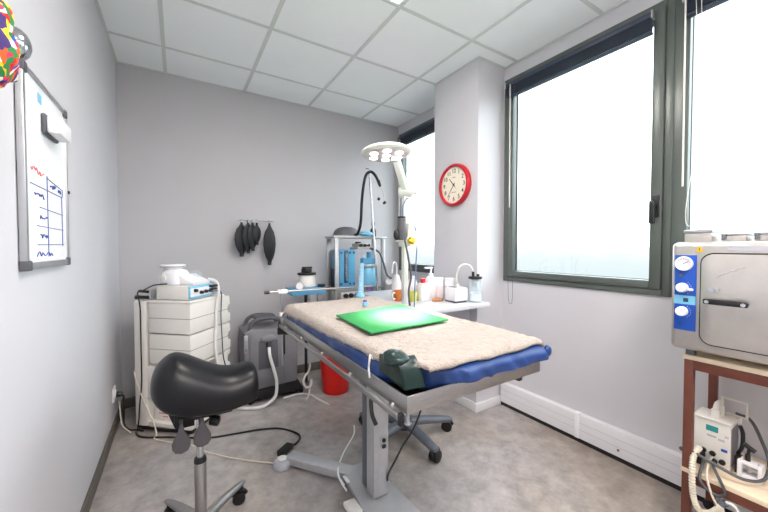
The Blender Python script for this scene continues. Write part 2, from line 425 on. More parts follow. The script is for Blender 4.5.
# ------------------------------------------------------------------ left wall
t = thing('whiteboard', 'small framed whiteboard with blue and red writing on the left wall', 'whiteboard', (0.002, -1.645, 1.195))
wy0, wy1, wz0, wz1 = -1.902, -1.462, 1.197, 1.803
obj('board', B().box(.002, .014, wy0 + .006, wy1 - .006, wz0 + .006, wz1 - .006), M['board'], t)
obj('frame', bars(wy0, wy1, wz0, wz1, .016, .002, .02, .003, .022), M['alu'], t)
for y in (wy0, wy1):
    for z in (wz0, wz1):
        s, u = (1 if y == wy0 else -1), (1 if z == wz0 else -1)
        ya, yb = sorted((y - .002 * s, y + .03 * s)); za, zb = sorted((z - .002 * u, z + .028 * u))
        obj('corner_cap', B().box(.001, .0225, ya, yb, za, zb, .003), M['greyplastic2'], t)
def stroke(pts, r=.0016): return [(.0148, y, z) for y, z in pts]
bl = B()
def bd(u, v): return (wy0 + u * (wy1 - wy0), wz0 + v * (wz1 - wz0))
# ruled table (read off the board: u from near edge to far edge, v upwards)
for (a, c) in (((.12, .435), (.86, .425)), ((.47, .50), (.86, .47)), ((.47, .51), (.47, .06)), ((.86, .475), (.86, .43)),
               ((.3, .325), (.86, .315)), ((.24, .225), (.86, .22)), ((.24, .125), (.86, .13)), ((.84, .43), (.84, .12))):
    bl.tube(stroke([bd(*a), bd(*c)]), .0013, 6, smooth=0)
rnd = random.Random(3)
def scrib(b, u, v, w, h, n):
    p = []
    for i in range(n):
        p.append(bd(u + w * i / (n - 1), v + h * (rnd.random() - .5)))
    b.tube(stroke(p), .0016, 6, smooth=4)
for u, v, w in ((.54, .465, .14), (.74, .455, .08), (.2, .385, .2), (.3, .27, .16), (.3, .17, .16), (.22, .075, .34)): scrib(bl, u, v, w, .024, 13)
obj('blue_writing', bl, M['bluepen'], t)
rd = B(); scrib(rd, .14, .51, .26, .03, 13); obj('red_writing', rd, M['redpen'], t)
obj('sticker', B().box(.0142, .0152, -1.765, -1.730, 1.732, 1.762), M['bluepale'], t)
obj('catch', B().box(.012, .025, wy1 - .012, wy1 + .002, 1.478, 1.49, .002), M['dark'], t)
t = thing('board_eraser', 'white magnetic eraser block stuck near the top of the whiteboard', 'eraser', (.03, -1.6, 1.65))
obj('body', B().box(.026, .062, -1.735, -1.605, 1.646, 1.702, .006), M['whiteplastic'], t)
obj('felt', B().box(.0152, .026, -1.74, -1.60, 1.642, 1.706, .003), M['greyplastic2'], t)
t = thing('wall_hook', 'round chrome domed wall knob above the whiteboard corner', 'hook', (0, -1.89, 1.848))
X = TR(.002, -1.89, 1.847) @ Matrix.Rotation(PI / 2, 4, 'Y')
obj('stem', B().cyl((0.0005, -1.89, 1.847), (.018, -1.89, 1.847), .012), M['alu'], t)
obj('dome', B().lathe([(0, .034), (.016, .032), (.03, .026), (.04, .017), (.044, .008), (.042, .004), (0, .004)], n=32, X=X), M['chrome'], t)
# colourful cloth cap on a peg
cp = B().ell((0, 0, 0), (.05, .078, .105), 40)
def lump(c):
    n = noise.noise(c * 22) * .016 + noise.noise(c * 55) * .006
    return c + c.normalized() * n
cp.displace(lump).displace(lambda c: c + V((.057, -2.255, 1.69)))
t = thing('cloth_cap', 'multicoloured patterned cloth cap hanging high on the left wall', 'cap', (.055, -2.252, 1.60))
obj('fabric', cp, M['cap'], t)
cr = B().tube([(.052, -2.255, 1.777), (.045, -2.263, 1.82), (.034, -2.255, 1.837), (.028, -2.246, 1.825), (.04, -2.25, 1.777)], .004)
obj('loop', cr, M['cap'], t)
tag(obj('coat_peg', B().cyl((.0, -2.252, 1.827), (.05, -2.252, 1.831), .006).cyl((0.0005, -2.252, 1.827), (.006, -2.252, 1.827), .02).ell((.052, -2.252, 1.832), (.008, .008, .008), 12), M['alu']),
    'metal wall peg holding the multicoloured cloth cap', 'peg')
# socket low on the left wall
t = thing('wall_socket', 'white wall socket with a black plug low on the left wall', 'socket', (.0, -.40, .225))
obj('cover_plate', B().box(.0005, .012, -.445, -.355, .222, .312, .004), M['whiteplastic'], t)
obj('socket_ring', B().cyl((.012, -.40, .267), (.018, -.40, .267), .028, n=24), M['whiteplastic'], t)
tag(obj('power_plug', B().cyl((.0185, -.40, .262), (.052, -.40, .258), .019, .014, 16, .003).tube([(.045, -.40, .258), (.058, -.40, .24), (.056, -.40, .215)], .007), M['blackplastic']),
    'black power plug in the wall socket', 'plug')

# ------------------------------------------------------------------ back wall : hook rail with breathing bags
t = thing('hook_rail', 'thin steel hook rail on the back wall', 'rail', (1.0, 0, 1.50))
obj('backplate', B().box(.93, 1.06, -.006, 0, 1.495, 1.52, .002), M['alu'], t)
obj('rod', B().tube([(.84, -.075, 1.505), (1.0, -.07, 1.508), (1.155, -.065, 1.508)], .0045, 8), M['chrome'], t)
for x in (.95, 1.04): obj('arm', B().cyl((x, -.004, 1.508), (x, -.071, 1.508), .004, n=8), M['chrome'], t)
hks = [(.872, 1.47, 1.195, .076), (.926, 1.48, 1.225, .064), (.965, 1.48, 1.245, .058), (1.0, 1.47, 1.30, .050), (1.112, 1.468, 1.112, .062)]
for i, (x, zt, zb, r) in enumerate(hks):
    hk = B().tube([(x, -.07, 1.508), (x, -.085, 1.516), (x, -.098, 1.506), (x, -.1, 1.488)], .003, 6)
    obj('hook', hk, M['chrome'], t)
    g = thing('breathing_bag', ['largest black breathing bag at the left end of the hook rail', 'second black breathing bag from the left of the hook rail',
              'third black breathing bag from the left, half behind the second', 'shortest black breathing bag, hanging fourth on the rail',
              'long black breathing bag hanging alone at the right of the rail'][i], 'bag', (x, -.085, zb), group='black breathing bags on the hook rail')
    L = zt - zb; prof = [(.0, 0), (.012, .0), (.013, .03), (.03, .06)]
    prof = [(0, 0), (.3, 0), (.32, .07), (.62, .17), (.88, .32), (1.0, .5), (.95, .68), (.72, .84), (.4, .93), (.22, 1.0), (0, 1.0)]
    lb = B()
    ry = .45
    ph = .5 if i < 4 else .2
    for f in (0,):
        lb.lathe([(a * r, z * L) for a, z in prof], (0, 0, 0), 28)
    def fold(c, r=r, i=i):
        a = math.atan2(c.y, c.x); q = 1 - .16 * (abs(math.sin(2 * a)) ** 2)
        return V((c.x * q, c.y * q * (.26 if i < 4 else .5), c.z))
    lb.displace(fold)
    bmesh.ops.transform(lb.bm, matrix=TR(x, -.088 - .0 * i, zb) @ RZ(.55 if i < 4 else .25), verts=lb.bm.verts)
    obj('bladder', lb, M['blackrubber'], g)
    obj('neck', B().cyl((x, -.09, zt - .012), (x, -.09, zt + .022), .012, .009, 14), M['blackplastic'], g)
    obj('tail_cap', B().cyl((x, -.088, zb - .012), (x, -.088, zb + .012), .016, n=14, bev=.002), M['blackplastic'], g)

# ------------------------------------------------------------------ clock on the pillar
cy, cz, cr_ = -1.272, 1.770, .172
t = thing('wall_clock', 'round red-rimmed wall clock on the pillar', 'clock', (PX, cy, cz))
X = TR(PX, cy, cz) @ Matrix.Rotation(-PI / 2, 4, 'Y')
obj('rim', B().lathe([(.135, .0), (cr_ - .004, .0), (cr_, .008), (cr_ - .002, .03), (cr_ - .01, .042), (cr_ - .020, .043), (cr_ - .026, .034), (cr_ - .028, .02), (.135, .016)], n=56, X=X), M['clockred'], t)
obj('dial', B().lathe([(0, .004), (cr_ - .024, .004), (cr_ - .024, .024), (0, .024)], n=48, X=X), M['clockface'], t)
nb = B()
for h in range(1, 13):
    a = PI / 2 - h * PI / 6
    nb.text(str(h), .046, TR(PX - .0248, cy - .112 * math.cos(a), cz + .112 * math.sin(a)) @ FACE_NX)
for q in range(60):
    a = q * PI / 30; l = .006 if q % 5 else .01
    Xq = TR(PX - .0246, cy, cz) @ FACE_NX @ RZ(a)
    nb.box(.138 - l, .139, -.0008, .0008, -.0003, .0004, X=Xq)
obj('numerals', nb, M['ink'], t)
def hand(name, deg, l, tail, w, off, m, nm=None):
    a = PI / 2 - math.radians(deg)
    obj(name, B().prism([(-tail, -w * .8), (l, -w * .45), (l, w * .45), (-tail, w * .8)], -.0006, .0006, 'z', X=TR(PX - off, cy, cz) @ FACE_NX @ RZ(a)), m, t)
hand('hour_hand', 318, .075, .016, .0055, .027, M['ink'])
hand('minute_hand', 217, .118, .02, .0038, .0285, M['ink'])
hand('second_hand', 137, .05, .03, .0016, .030, M['ink'])
obj('hub', B().cyl((PX - .0305, cy, cz), (PX - .024, cy, cz), .007, n=16), M['ink'], t)
mk = B(); 
for q in range(5): mk.box(PX - .0252, PX - .0245, cy - .026 + q * .011, cy - .019 + q * .011, cz - .062, cz - .055)
obj('dial_print', mk, M['redink'], t)
mk = B()
for q in range(3): mk.box(PX - .0252, PX - .0245, cy - .016 + q * .011, cy - .009 + q * .011, cz + .058, cz + .064)
obj('dial_print', mk, M['ink'], t)

# ------------------------------------------------------------------ casters
def caster(parent, x, y, a, r=.03, ztop=.085, m='blackplastic', fork='blackplastic'):
    """twin-wheel caster whose wheels roll along direction a"""
    d = V((math.cos(a), math.sin(a), 0)); s = V((-d.y, d.x, 0)); c = V((x, y, r))
    c2 = c + d * .012
    b = B(); b.cyl(c2 - s * .026, c2 - s * .006, r, n=22, bev=.004); b.cyl(c2 + s * .006, c2 + s * .026, r, n=22, bev=.004)
    cs = obj('caster', b, M[m], parent)
    h = B(); h.cyl(c2 - s * .0255, c2 + s * .0255, r * .3, n=12)
    h.cyl((x, y, r * 1.2), (x, y, ztop), .009, n=12)
    ring = [c2 + V((0, 0, 1)) * (r + .005) * math.sin(q) + d * (r + .005) * math.cos(q) for q in (PI * .1 + k * PI * .8 / 8 for k in range(9))]
    for p, q in zip(ring, ring[1:]): h.cyl(p, q, .010, n=8)
    obj('fork', h, M[fork], cs)
    return cs

# ------------------------------------------------------------------ examination table
TX0, TX1, TY0, TY1 = .922, 1.536, -2.527, -1.262
t = thing('examination_table', 'long stainless steel veterinary examination table on a central column', 'table', (1.22, -1.87, 0))
b = B()
b.box(TX0 + .004, TX1 - .004, TY0 + .004, TY1 - .004, .803, .812)
b.box(TX0, TX1, TY0, TY0 + .006, .800, .850, .0015); b.box(TX0, TX1, TY1 - .006, TY1, .800, .850, .0015)
b.box(TX0, TX0 + .006, TY0 + .006, TY1 - .006, .800, .850, .0015); b.box(TX1 - .006, TX1, TY0 + .006, TY1 - .006, .800, .850, .0015)
obj('tray', b, M['steel'], t)
obj('rubber_liner', B().box(TX0 + .007, TX1 - .007, TY0 + .007, TY1 - .007, .812, .826, .002), M['blackrubber'], t)
# side rail
rl = obj('accessory_rail', B().box(.899, .909, TY0 + .01, TY1 + .02, .785, .804, .002), M['steel'], t)
for y in (-2.46, -2.18, -1.90, -1.62, -1.34): obj('rail_spacer', B().cyl((.909, y, .795), (.9225, y, .806), .008, n=12), M['steel'], rl)
obj('end_cap', B().box(.896, .912, TY0 - .004, TY0 + .010, .774, .81, .003), M['blackplastic'], rl)
obj('end_cap', B().box(.896, .912, TY1 + .02, TY1 + .032, .774, .81, .003), M['blackplastic'], rl)
obj('hanger', B().cyl((.936, -2.512, .770), (.936, -2.512, .80), .006, n=14).cyl((.936, -2.512, .766), (.936, -2.512, .772), .011, n=16), M['alu'], t)
obj('under_hook', B().box(1.44, 1.46, TY0 + .02, TY0 + .05, .775, .80, .002), M['blackplastic'], t)
# under frame + column
b = B(); b.box(.98, 1.47, -1.99, -1.75, .765, .80, .004); b.box(1.16, 1.28, -2.30, -1.45, .74, .77, .004)
obj('under_frame', b, M['colpaint'], t)
b = B(); b.box(1.176, 1.262, -1.905, -1.832, .045, .76, .006)
b.box(1.1745, 1.1775, -1.888, -1.850, .06, .74); b.box(1.2, 1.238, -1.9065, -1.903, .06, .74)
obj('column', b, M['colpaint'], t)
obj('column_sleeve', B().box(1.182, 1.256, -1.832, -1.772, .045, .76, .006), M['greymetal'], t)
cn = obj('connector_plate', B().box(1.212, 1.246, -1.910, -1.905, .285, .345, .002), M['alu'], t)
obj('plug_socket', B().box(1.219, 1.239, -1.918, -1.909, .288, .303, .002).cyl((1.229, -1.916, .325), (1.229, -1.909, .325), .01, n=14), M['blackplastic'], cn)
obj('release_lever', B().tube([(.905, -2.357, .783), (.900, -2.365, .768), (.897, -2.378, .742), (.903, -2.392, .716)], .0065, 10), M['blackplastic'], t)
# foot : plate, back-left beam, pedal
pl = B().prism([(1.135, -1.62), (1.30, -1.62), (1.33, -2.1), (1.36, -2.42), (1.06, -2.42), (1.118, -1.80)], .018, .042, 'z', .002)
obj('base_plate', pl, M['colpaint'], t)
bm_ = B(); d = V((.93 - 1.17, -1.345 + 1.66, 0)); an = math.atan2(d.y, d.x)
bm_.box(0, d.length, -.038, .038, .012, .055, .004, X=TR(1.17, -1.66, 0) @ RZ(an))
obj('foot_beam', bm_, M['colpaint'], t)
for x, y in ((.945, -1.365), (1.10, -2.37), (1.32, -2.37), (1.27, -1.66)): obj('foot_pad', B().cyl((x, y, 0), (x, y, .018), .022, n=16), M['blackrubber'], t)
obj('pedal', B().box(1.045, 1.105, -1.93, -1.835, .022, .045, .006), M['offwhite'], t)
obj('label_plate', B().box(0, .006, 0, .05, .0, .0008, X=TR(1.098, -1.735, .0422) @ RZ(.0)).box(1.118, 1.136, -1.73, -1.67, .042, .0432), M['whiteplastic'], t)

# blue cushion
def puff(x0, x1, y0, y1, z0, z1, r, cuts, wr):
    t = bmesh.new(); bmesh.ops.create_cube(t, size=2)
    bmesh.ops.subdivide_edges(t, edges=t.edges[:], cuts=cuts, use_grid_fill=True)
    h = V(((x1 - x0) / 2, (y1 - y0) / 2, (z1 - z0) / 2)); c = V(((x0 + x1) / 2, (y0 + y1) / 2, (z0 + z1) / 2))
    for v in t.verts:
        e = V([math.copysign(abs(math.sin(v.co[i] * PI / 2)), v.co[i]) * .6 + v.co[i] * .4 for i in range(3)])
        p = V([e[i] * h[i] for i in range(3)])
        q = V([max(-h[i] + r, min(h[i] - r, p[i])) for i in range(3)])
        if (p - q).length > 1e-6: p = q + (p - q).normalized() * min(r, (p - q).length * 1.0 if (p - q).length < r else r)
        v.co = wr(p, h) + c
    b = B(); b._add(t); return b
def wrinkle(p, h):
    f = 1.0 if p.z < h.z * .9 else .3
    a = noise.noise(V((p.x * 9, p.y * 9, p.z * 14))) * .010 + noise.noise(V((p.x * 26 + p.z * 18, p.y * 26, p.z * 10))) * .007
    s = V((p.x / h.x, p.y / h.y, 0)); s = V((s.x ** 9, s.y ** 9, 0))
    a *= f
    zz = p.z / h.z
    return p + V((s.x * a, s.y * a * 1.3, 0)) + V((s.x, s.y, 0)) * .006 * (1 - zz * zz) 
t = thing('table_cushion', 'royal blue vinyl cushion lying on the steel table', 'cushion', (1.24, -1.9, .826))
cb = puff(.932, 1.548, -2.548, -1.274, .8265, .905, .028, 46, wrinkle)
def lift(c):
    # the near-left corner of the cushion is crushed back from the tray corner; edges outside the rim rest on it
    k = max(0, 1 - (V((c.x, c.y)) - V((.93, -2.55))).length / .20)
    c = c + V((.085 * k, .06 * k, 0))
    if (c.y < -2.524 or c.x > 1.532) and c.z < .8535: c.z = .8535 + .15 * (c.z - .8535) * 0
    return c
cb.displace(lift)
obj('cover', cb, M['bluevinyl'], t)
obj('corner_lug', B().ell((1.547, -2.549, .882), (.017, .012, .022), 16), M['bluevinyl'], t)
obj('tie_cord', B().tube([(.924, -2.33, .902), (.914, -2.335, .915), (.909, -2.338, .895), (.911, -2.33, .872), (.908, -2.342, .845)], .0035, 8), M['offwhite'], t)

# fleece on top
def fleece_z(x, y):
    return .928 + .006 * noise.noise(V((x * 5, y * 5, 1))) + .0035 * noise.noise(V((x * 34, y * 34, 2))) + .0028 * noise.noise(V((x * 90, y * 90, 3)))
FX0, FX1, FY0, FY1 = .905, 1.540, -2.545, -1.245
def ffn(u, v):
    x = FX0 + (FX1 - FX0) * u; y = FY0 + (FY1 - FY0) * v
    z = fleece_z(x, y)
    # rounding / drape at the edges; the left and back sides hang down
    dl = max(0, .055 - (x - FX0)) / .055; db = max(0, .06 - (FY1 - y)) / .06
    dr = max(0, .022 - (FX1 - x)) / .022; df = max(0, .022 - (y - FY0)) / .022
    hang = .042 * (.55 + .75 * v) * (1 + .25 * noise.noise(V((y * 11, 0, 5))))
    z -= hang * dl ** 2.2
    x += .030 * dl ** 2.2 * (1 - v * .65)
    z -= .035 * db ** 2.2 + .014 * dr ** 2 + .014 * df ** 2
    y += .012 * df * noise.noise(V((x * 9, 3, 5)))
    if x < .99 and y < -2.40:   # near-left corner folded back under the green bag
        k = min(1, max(0, (.99 - x) / .08)) * min(1, max(0, (-2.40 - y) / .12))
        x += .06 * k; y += .075 * k
    return (x, y, z)
fb = B().grid(90, 180, ffn)
fo = tag(obj('fleece_blanket', fb, M['fleece'], ang=180), 'cream sheepskin blanket spread over the blue cushion', 'blanket')
sm = fo.modifiers.new('thickness', 'SOLIDIFY'); sm.thickness = .014; sm.offset = -1

# dark green bag draped over the near corner
gb = B().ell((0, 0, 0), (1, 1, 1), 36)
def gfn(c):
    p = V((c.x * .038, c.y * .042, c.z * .024))
    return p + p.normalized() * (.006 * noise.noise(p * 40) + .0025 * noise.noise(p * 120)) + V((.936, -2.452, .936))
gb.displace(gfn)
t = thing('green_vinyl_bag', 'dark green vinyl bag draped over the near corner of the table', 'bag', (.95, -2.48, .86))
obj('pouch', gb, M['greenvinyl'], t)
def gfl(u, v):
    # creased sheet from the pouch down to the tray corner; u runs along the rim, v downwards
    top = [V((.918, -2.39, .935)), V((.922, -2.47, .945)), V((.985, -2.475, .940))]
    bot = [V((.936, -2.36, .872)), V((.937, -2.500, .856)), V((.995, -2.514, .858))]
    k = u * 2; q = 0 if k < 1 else 1; f = k - q; f = f * f * (3 - 2 * f) * .4 + f * .6
    a, b_ = top[q].lerp(top[q + 1], f), bot[q].lerp(bot[q + 1], f)
    p = a.lerp(b_, v)
    p.z += .014 * math.sin(PI * v) + .006 * noise.noise(p * 42) * math.sin(PI * min(1, v * 1.1 + .1))
    w = math.sin(PI * v) * .012
    p += V((-.3, -.7, 0)) * w * (1 if u > .3 else .3)
    return p
gf = B().grid(28, 22, gfl)
fo = obj('flap', gf, M['greenvinyl'], t, ang=80); sm = fo.modifiers.new('thickness', 'SOLIDIFY'); sm.thickness = .004; sm.offset = 1

# green pad
def pz(x, y): return .9405
gq = [(1.022, -1.815), (1.004, -2.185), (1.408, -2.168), (1.452, -1.730)]
tag(obj('rubber_mat', B().prism(gq, .938, .945, 'z', .002), M['greenpad']), 'bright green rubber mat under the lamp on the cream blanket', 'mat')
t = thing('small_vial', 'tiny lavender capped plastic piece beside the green mat', 'cap', (1.285, -1.62, .935))
obj('body', B().cyl((1.285, -1.62, .934), (1.285, -1.62, .956), .014, n=18, bev=.002), M['bluepale'], t)
obj('lid', B().cyl((1.285, -1.62, .956), (1.285, -1.62, .968), .011, n=18, bev=.002), M['purple'], t)

# bar clamped on the table's far end
t = thing('table_bar_stand', 'thin steel rod frame clamped to the far end of the table', 'bar', (.922, -1.23, .54))
obj('upright', B().cyl((.925, -1.226, .54), (.918, -1.226, 1.012), .0065, n=14), M['steel'], t)
obj('crossbar', B().cyl((.83, -1.226, .996), (1.56, -1.226, .99), .0065, n=14), M['steel'], t)
obj('rubber_tip', B().cyl((.822, -1.226, .996), (.85, -1.226, .996), .0095, n=14), M['blackplastic'], t)
obj('clamp', B().box(.90, .955, -1.24, -1.212, .984, 1.008, .003), M['whiteplastic'], t)
obj('collar', B().box(.909, .932, -1.243, -1.212, .845, .868, .003), M['whiteplastic'], t)
cl = obj('rail_clamp', B().box(.895, .94, -1.2415, -1.212, .735, .775, .004).box(.894, .914, -1.2415, -1.2415 + .0005, .772, .776), M['blackplastic'], t)
obj('knob', B().cyl((.935, -1.226, .745), (.965, -1.226, .742), .017, n=12, bev=.003), M['blackplastic'], cl)

# ------------------------------------------------------------------ saddle stool
HX, HY = .457, -1.70
t = thing('saddle_stool', 'black saddle stool on a steel column with casters', 'stool', (HX, HY, 0))
obj('hub', B().lathe([(.0, .075), (.036, .075), (.04, .09), (.04, .125), (.03, .14), (0, .14)], (HX, HY, 0), 28), M['steel'], t)
obj('outer_column', B().cyl((HX, HY, .12), (HX, HY, .372), .0225, n=28, bev=.002), M['steel'], t)
obj('collar', B().cyl((HX, HY, .370), (HX, HY, .390), .0245, .022, 28, .003), M['blackplastic'], t)
obj('gas_piston', B().cyl((HX, HY, .385), (HX, HY, .60), .013, n=24), M['chrome'], t)
for k in range(5):
    a = math.radians(45 + 72 * k); c, s = math.cos(a), math.sin(a)
    secs = []
    for r, zc, hw, hh in ((.02, .11, .026, .022), (.10, .108, .023, .019), (.18, .103, .019, .015), (.255, .094, .016, .012), (.278, .091, .012, .008)):
        ring = []
        for q in range(14):
            th = 2 * PI * q / 14
            o, zz = hw * math.cos(th), zc + hh * math.sin(th)
            ring.append((HX + r * c - o * s, HY + r * s + o * c, zz))
        secs.append(ring)
    lg = obj('leg', B().loft(secs), M['steel'], t)
    caster(lg, HX + .262 * c, HY + .262 * s, a + 2.2 + k, .029, .09)
R = V((1, 0, 0)); F = V((0, 1, 0))       # seat's long axis and its far side
def seat_sec(u, w, zt, ze, zb):
    """cross-section: domed top drooping to the sides, rolled edge, hollow underside"""
    ring = []; n = 40
    for i in range(n):
        th = 2 * PI * i / n; cs, sn = math.cos(th), math.sin(th)
        x = w * math.copysign(abs(cs) ** .80, cs)
        if sn >= 0: z = ze + (zt - ze) * sn ** 1.0
        else: z = ze - (ze - zb) * abs(sn) ** .6 + .018 * (1 - (x / w) ** 2)
        p = V((HX, HY, 0)) + R * u + F * x; p.z = z
        ring.append(p)
    return ring
prof = [(-.166, .03, .735, .72, .70), (-.160, .07, .77, .72, .68), (-.145, .10, .80, .71, .65), (-.12, .125, .828, .695, .625), (-.085, .14, .845, .68, .61), (-.04, .145, .825, .665, .595),
        (.03, .14, .778, .65, .585), (.08, .135, .752, .642, .583), (.12, .13, .742, .64, .585), (.158, .125, .746, .645, .59), (.19, .12, .752, .65, .597), (.208, .112, .750, .655, .603),
        (.217, .10, .742, .66, .612), (.221, .08, .728, .665, .63), (.223, .03, .70, .68, .66)]
seat = obj('seat', B().loft([seat_sec(*p) for p in prof]), M['blackvinyl'], t, ang=180)
ss = seat.modifiers.new('round', 'SUBSURF'); ss.levels = 1; ss.render_levels = 2
def at_seat(u, v, z): p = V((HX, HY, 0)) + R * u + F * v; return (p.x, p.y, z)
bk = B().box(-.09, .12, -.055, .055, .572, .605, .006, X=TR(HX, HY, 0) @ RZ(math.atan2(R.y, R.x)))
bk.prism([(-.125, .665), (-.02, .60), (-.02, .55), (-.085, .55)], -.05, .05, 'y', .004, X=TR(HX, HY, 0) @ RZ(math.atan2(R.y, R.x)))
obj('mechanism', bk, M['blackplastic'], t)
for u, zt in ((-.066, .082), (.004, .086)):
    pd = B(); Xp = TR(*at_seat(u, -.10, 0)) @ RZ(math.atan2(R.y, R.x))
    prof2 = [(-.006, .53), (-.006, .505), (-.011, .482), (-.022, .460), (-.031, .44), (-.030, .42), (-.02, .404), (0, .398), (.02, .404), (.030, .42), (.031, .44), (.022, .460), (.011, .482), (.006, .505), (.006, .53)]
    pd.prism([(a, z + zt) for a, z in prof2], -.006, .006, 'y', .003, X=Xp)
    pd.box(-.006, .006, -.006, .06, .553 + zt - .04, .566 + zt - .04, X=Xp)
    obj('adjusting_lever', pd, M['paddle'], t)
kb = B().cyl(at_seat(.035, -.02, .575), at_seat(.045, -.05, .558), .008, n=12)
kb.cyl(at_seat(.036, -.047, .557), at_seat(.068, -.062, .55), .020, n=20, bev=.005)
obj('tilt_knob', kb, M['blackplastic'], t)

# ------------------------------------------------------------------ drawer cart (turned towards the window)
cr = math.radians(-41.6)
t = thing('drawer_cart', 'white plastic medical drawer cart standing turned in the far left corner', 'cart', (.425, -.44, 0), cr)
hx, hy, ZT = .2185, .209, .902
b = B(); b.box(-hx + .012, hx - .012, -hy + .012, hy - .02, .018, .06, .006); 
obj('plinth', b, M['blackplastic'], t, True)
b = B()
b.box(-hx, -hx + .100, -hy, hy - .05, .04, ZT, .012)                 # stile block on the left
b.box(-hx + .1, hx, -hy, hy - .05, .04, .075, .010)                 # floor of the cart
b.box(-hx + .1, hx - .004, -hy, -hy + .018, .238, .452, .004)       # front panel
b.box(hx - .03, hx, -hy, -hy + .05, .05, .46, .006)                 # front right post
b.box(hx - .025, hx, hy - .14, hy - .05, .05, .46, .006)            # back right post
b.box(-hx + .1, hx - .03, hy - .075, hy - .055, .05, .50, .003)     # rear panel
b.box(-hx + .1, hx - .01, -hy + .02, hy - .06, .445, .462, .003)    # shelf under the drawers
obj('carcass', b, M['beige'], t, True)
b = B(); b.box(-hx + .098, hx, -hy + .004, hy - .06, ZT - .012, ZT + .006, .004)
obj('top_panel', b, M['beige'], t, True)
for z0, z1 in ((.688, .888), (.478, .678)):
    poly = [(-hy + .002, z0), (hy - .012, z0), (hy + .004, z0 + .004), (hy + .006, z0 + .062)]
    for q in range(9):
        a = -PI / 2 + PI * q / 8; poly.append((hy + .004 - .030 * math.cos(a), z0 + .100 + .034 * math.sin(a)))
    poly += [(hy + .006, z0 + .140), (hy - .002, z1), (-hy + .002, z1)]
    dd = obj('drawer', B().prism(poly, -hx + .120, hx, 'x', .003), [M['beige']], t, True)
    gr = B(); zm = (z0 + z1) / 2
    gr.box(-hx + .122, hx - .001, -hy + .0012, -hy + .004, zm - .0018, zm + .0018)
    gr.box(hx - .003, hx + .0006, -hy + .004, hy - .005, zm - .0018, zm + .0018)
    obj('groove', gr, M['greyplastic'], dd, False) if False else None
    g2 = obj('groove', gr, M['greyplastic'], t, True)
poly = [(hy - .06, .27), (hy + .006, .27), (hy + .006, .36)]
for q in range(9):
    a = -PI / 2 + PI * q / 8; poly.append((hy + .004 - .030 * math.cos(a), .400 + .034 * math.sin(a)))
poly += [(hy + .006, .445), (hy + .006, .468), (hy - .06, .468)]
obj('rear_lip', B().prism(poly, -hx + .12, hx - .004, 'x', .003), M['beige'], t, True)
for x in (-hx + .04, hx - .04):
    for y in (-hy + .04, hy - .09):
        obj('foot_wheel', B().cyl((x - .012, y, .019), (x + .012, y, .019), .019, n=16), M['blackplastic'], t, True)
# box with red print in the open bay
CX = TR(.425, -.44, 0) @ RZ(cr)
bb = B().box(-.10, .09, -.175, -.02, .076, .158, .003, X=CX)
t2 = thing('cardboard_box', 'small white box with red print inside the drawer cart', 'box', CX @ V((0, -.1, .076)))
obj('carton', bb, M['card'], t2)
ln = B(); rr = random.Random(5)
for row, z in enumerate((.125, .103)):
    x = -.06 + row * .03
    while x < (.03 if row == 0 else -.0):
        w = rr.uniform(.006, .014); ln.box(x, x + w, -.1762, -.1748, z - .004, z + .004, X=CX); x += w + .004
obj('red_lettering', ln, M['redink'], t2)

# ultrasonic generator on top of the cart, dental scaler unit on that
CT = ZT + .0065
t = thing('generator_unit', 'cream box with blue control panel and black knobs on the cart', 'device', CX @ V((.03, -.05, CT)), cr)
b = B(); x0, x1, y0, y1 = -.045, .205, -.195, .045
b.box(x0, x1 - .01, y0, y1, CT + .004, CT + .098, .008, X=CX)
for x in (x0 + .03, x1 - .04):
    for y in (y0 + .03, y1 - .03): b.cyl(CX @ V((x, y, CT)), CX @ V((x, y, CT + .006)), .01, n=12)
obj('housing', b, M['beige'], t)
cpn = obj('control_panel', B().box(x1 - .012, x1, y0 + .004, y1 - .004, CT + .01, CT + .095, .002, X=CX), M['bluepale'], t)
obj('face_label', B().box(x1 - .001, x1 + .0012, y0 + .012, y1 - .012, CT + .024, CT + .08, X=CX), M['whiteplastic'], cpn)
for y, z in ((-.145, .064), (-.09, .046), (-.045, .048), (.0, .048)):
    obj('knob', B().cyl(CX @ V((x1, y, CT + z)), CX @ V((x1 + .022, y, CT + z)), .0125, .0105, 18, .002), M['blackplastic'], cpn)
obj('hose_holder', B().box(x1 - .01, x1 + .03, y1 - .05, y1 + .02, CT + .07, CT + .085, .003, X=CX).box(x1 - .01, x1 + .03, y1 - .05, y1 + .02, CT + .05, CT + .062, .003, X=CX), M['blackplastic'], cpn)
Z2 = CT + .0985
t = thing('scaler_unit', 'white rounded instrument with a flat round lid on top of the generator', 'device', CX @ V((0, -.02, Z2)), cr)
lo = []
for z, k in ((0, .94), (.006, 1.0), (.045, .98), (.078, .90), (.098, .74), (.104, .56)):
    ring = []
    for q in range(32):
        a = 2 * PI * q / 32; c, sn_ = math.cos(a), math.sin(a)
        px = .080 * math.copysign(abs(c) ** .6, c) * k; py = .074 * math.copysign(abs(sn_) ** .6, sn_) * k
        ring.append(CX @ V((px + .02, py - .100, Z2 + z)))
    lo.append(ring)
obj('body', B().loft(lo), M['whiteplastic'], t)
wd = []
for q in range(5): pass
obj('sloped_tray', B().prism([(.085, Z2 + .002), (.196, Z2 + .002), (.198, Z2 + .018), (.16, Z2 + .034), (.12, Z2 + .050), (.085, Z2 + .070)], -.15, .02, 'y', .008, X=CX), M['whiteplastic'], t)
c = CX @ V((-.005, -.095, 0))
obj('round_lid', B().cyl((c.x, c.y, Z2 + .103), (c.x, c.y, Z2 + .116), .056, n=36, bev=.002).cyl((c.x, c.y, Z2 + .116), (c.x, c.y, Z2 + .140), .078, n=40, bev=.006), M['whiteplastic'], t)
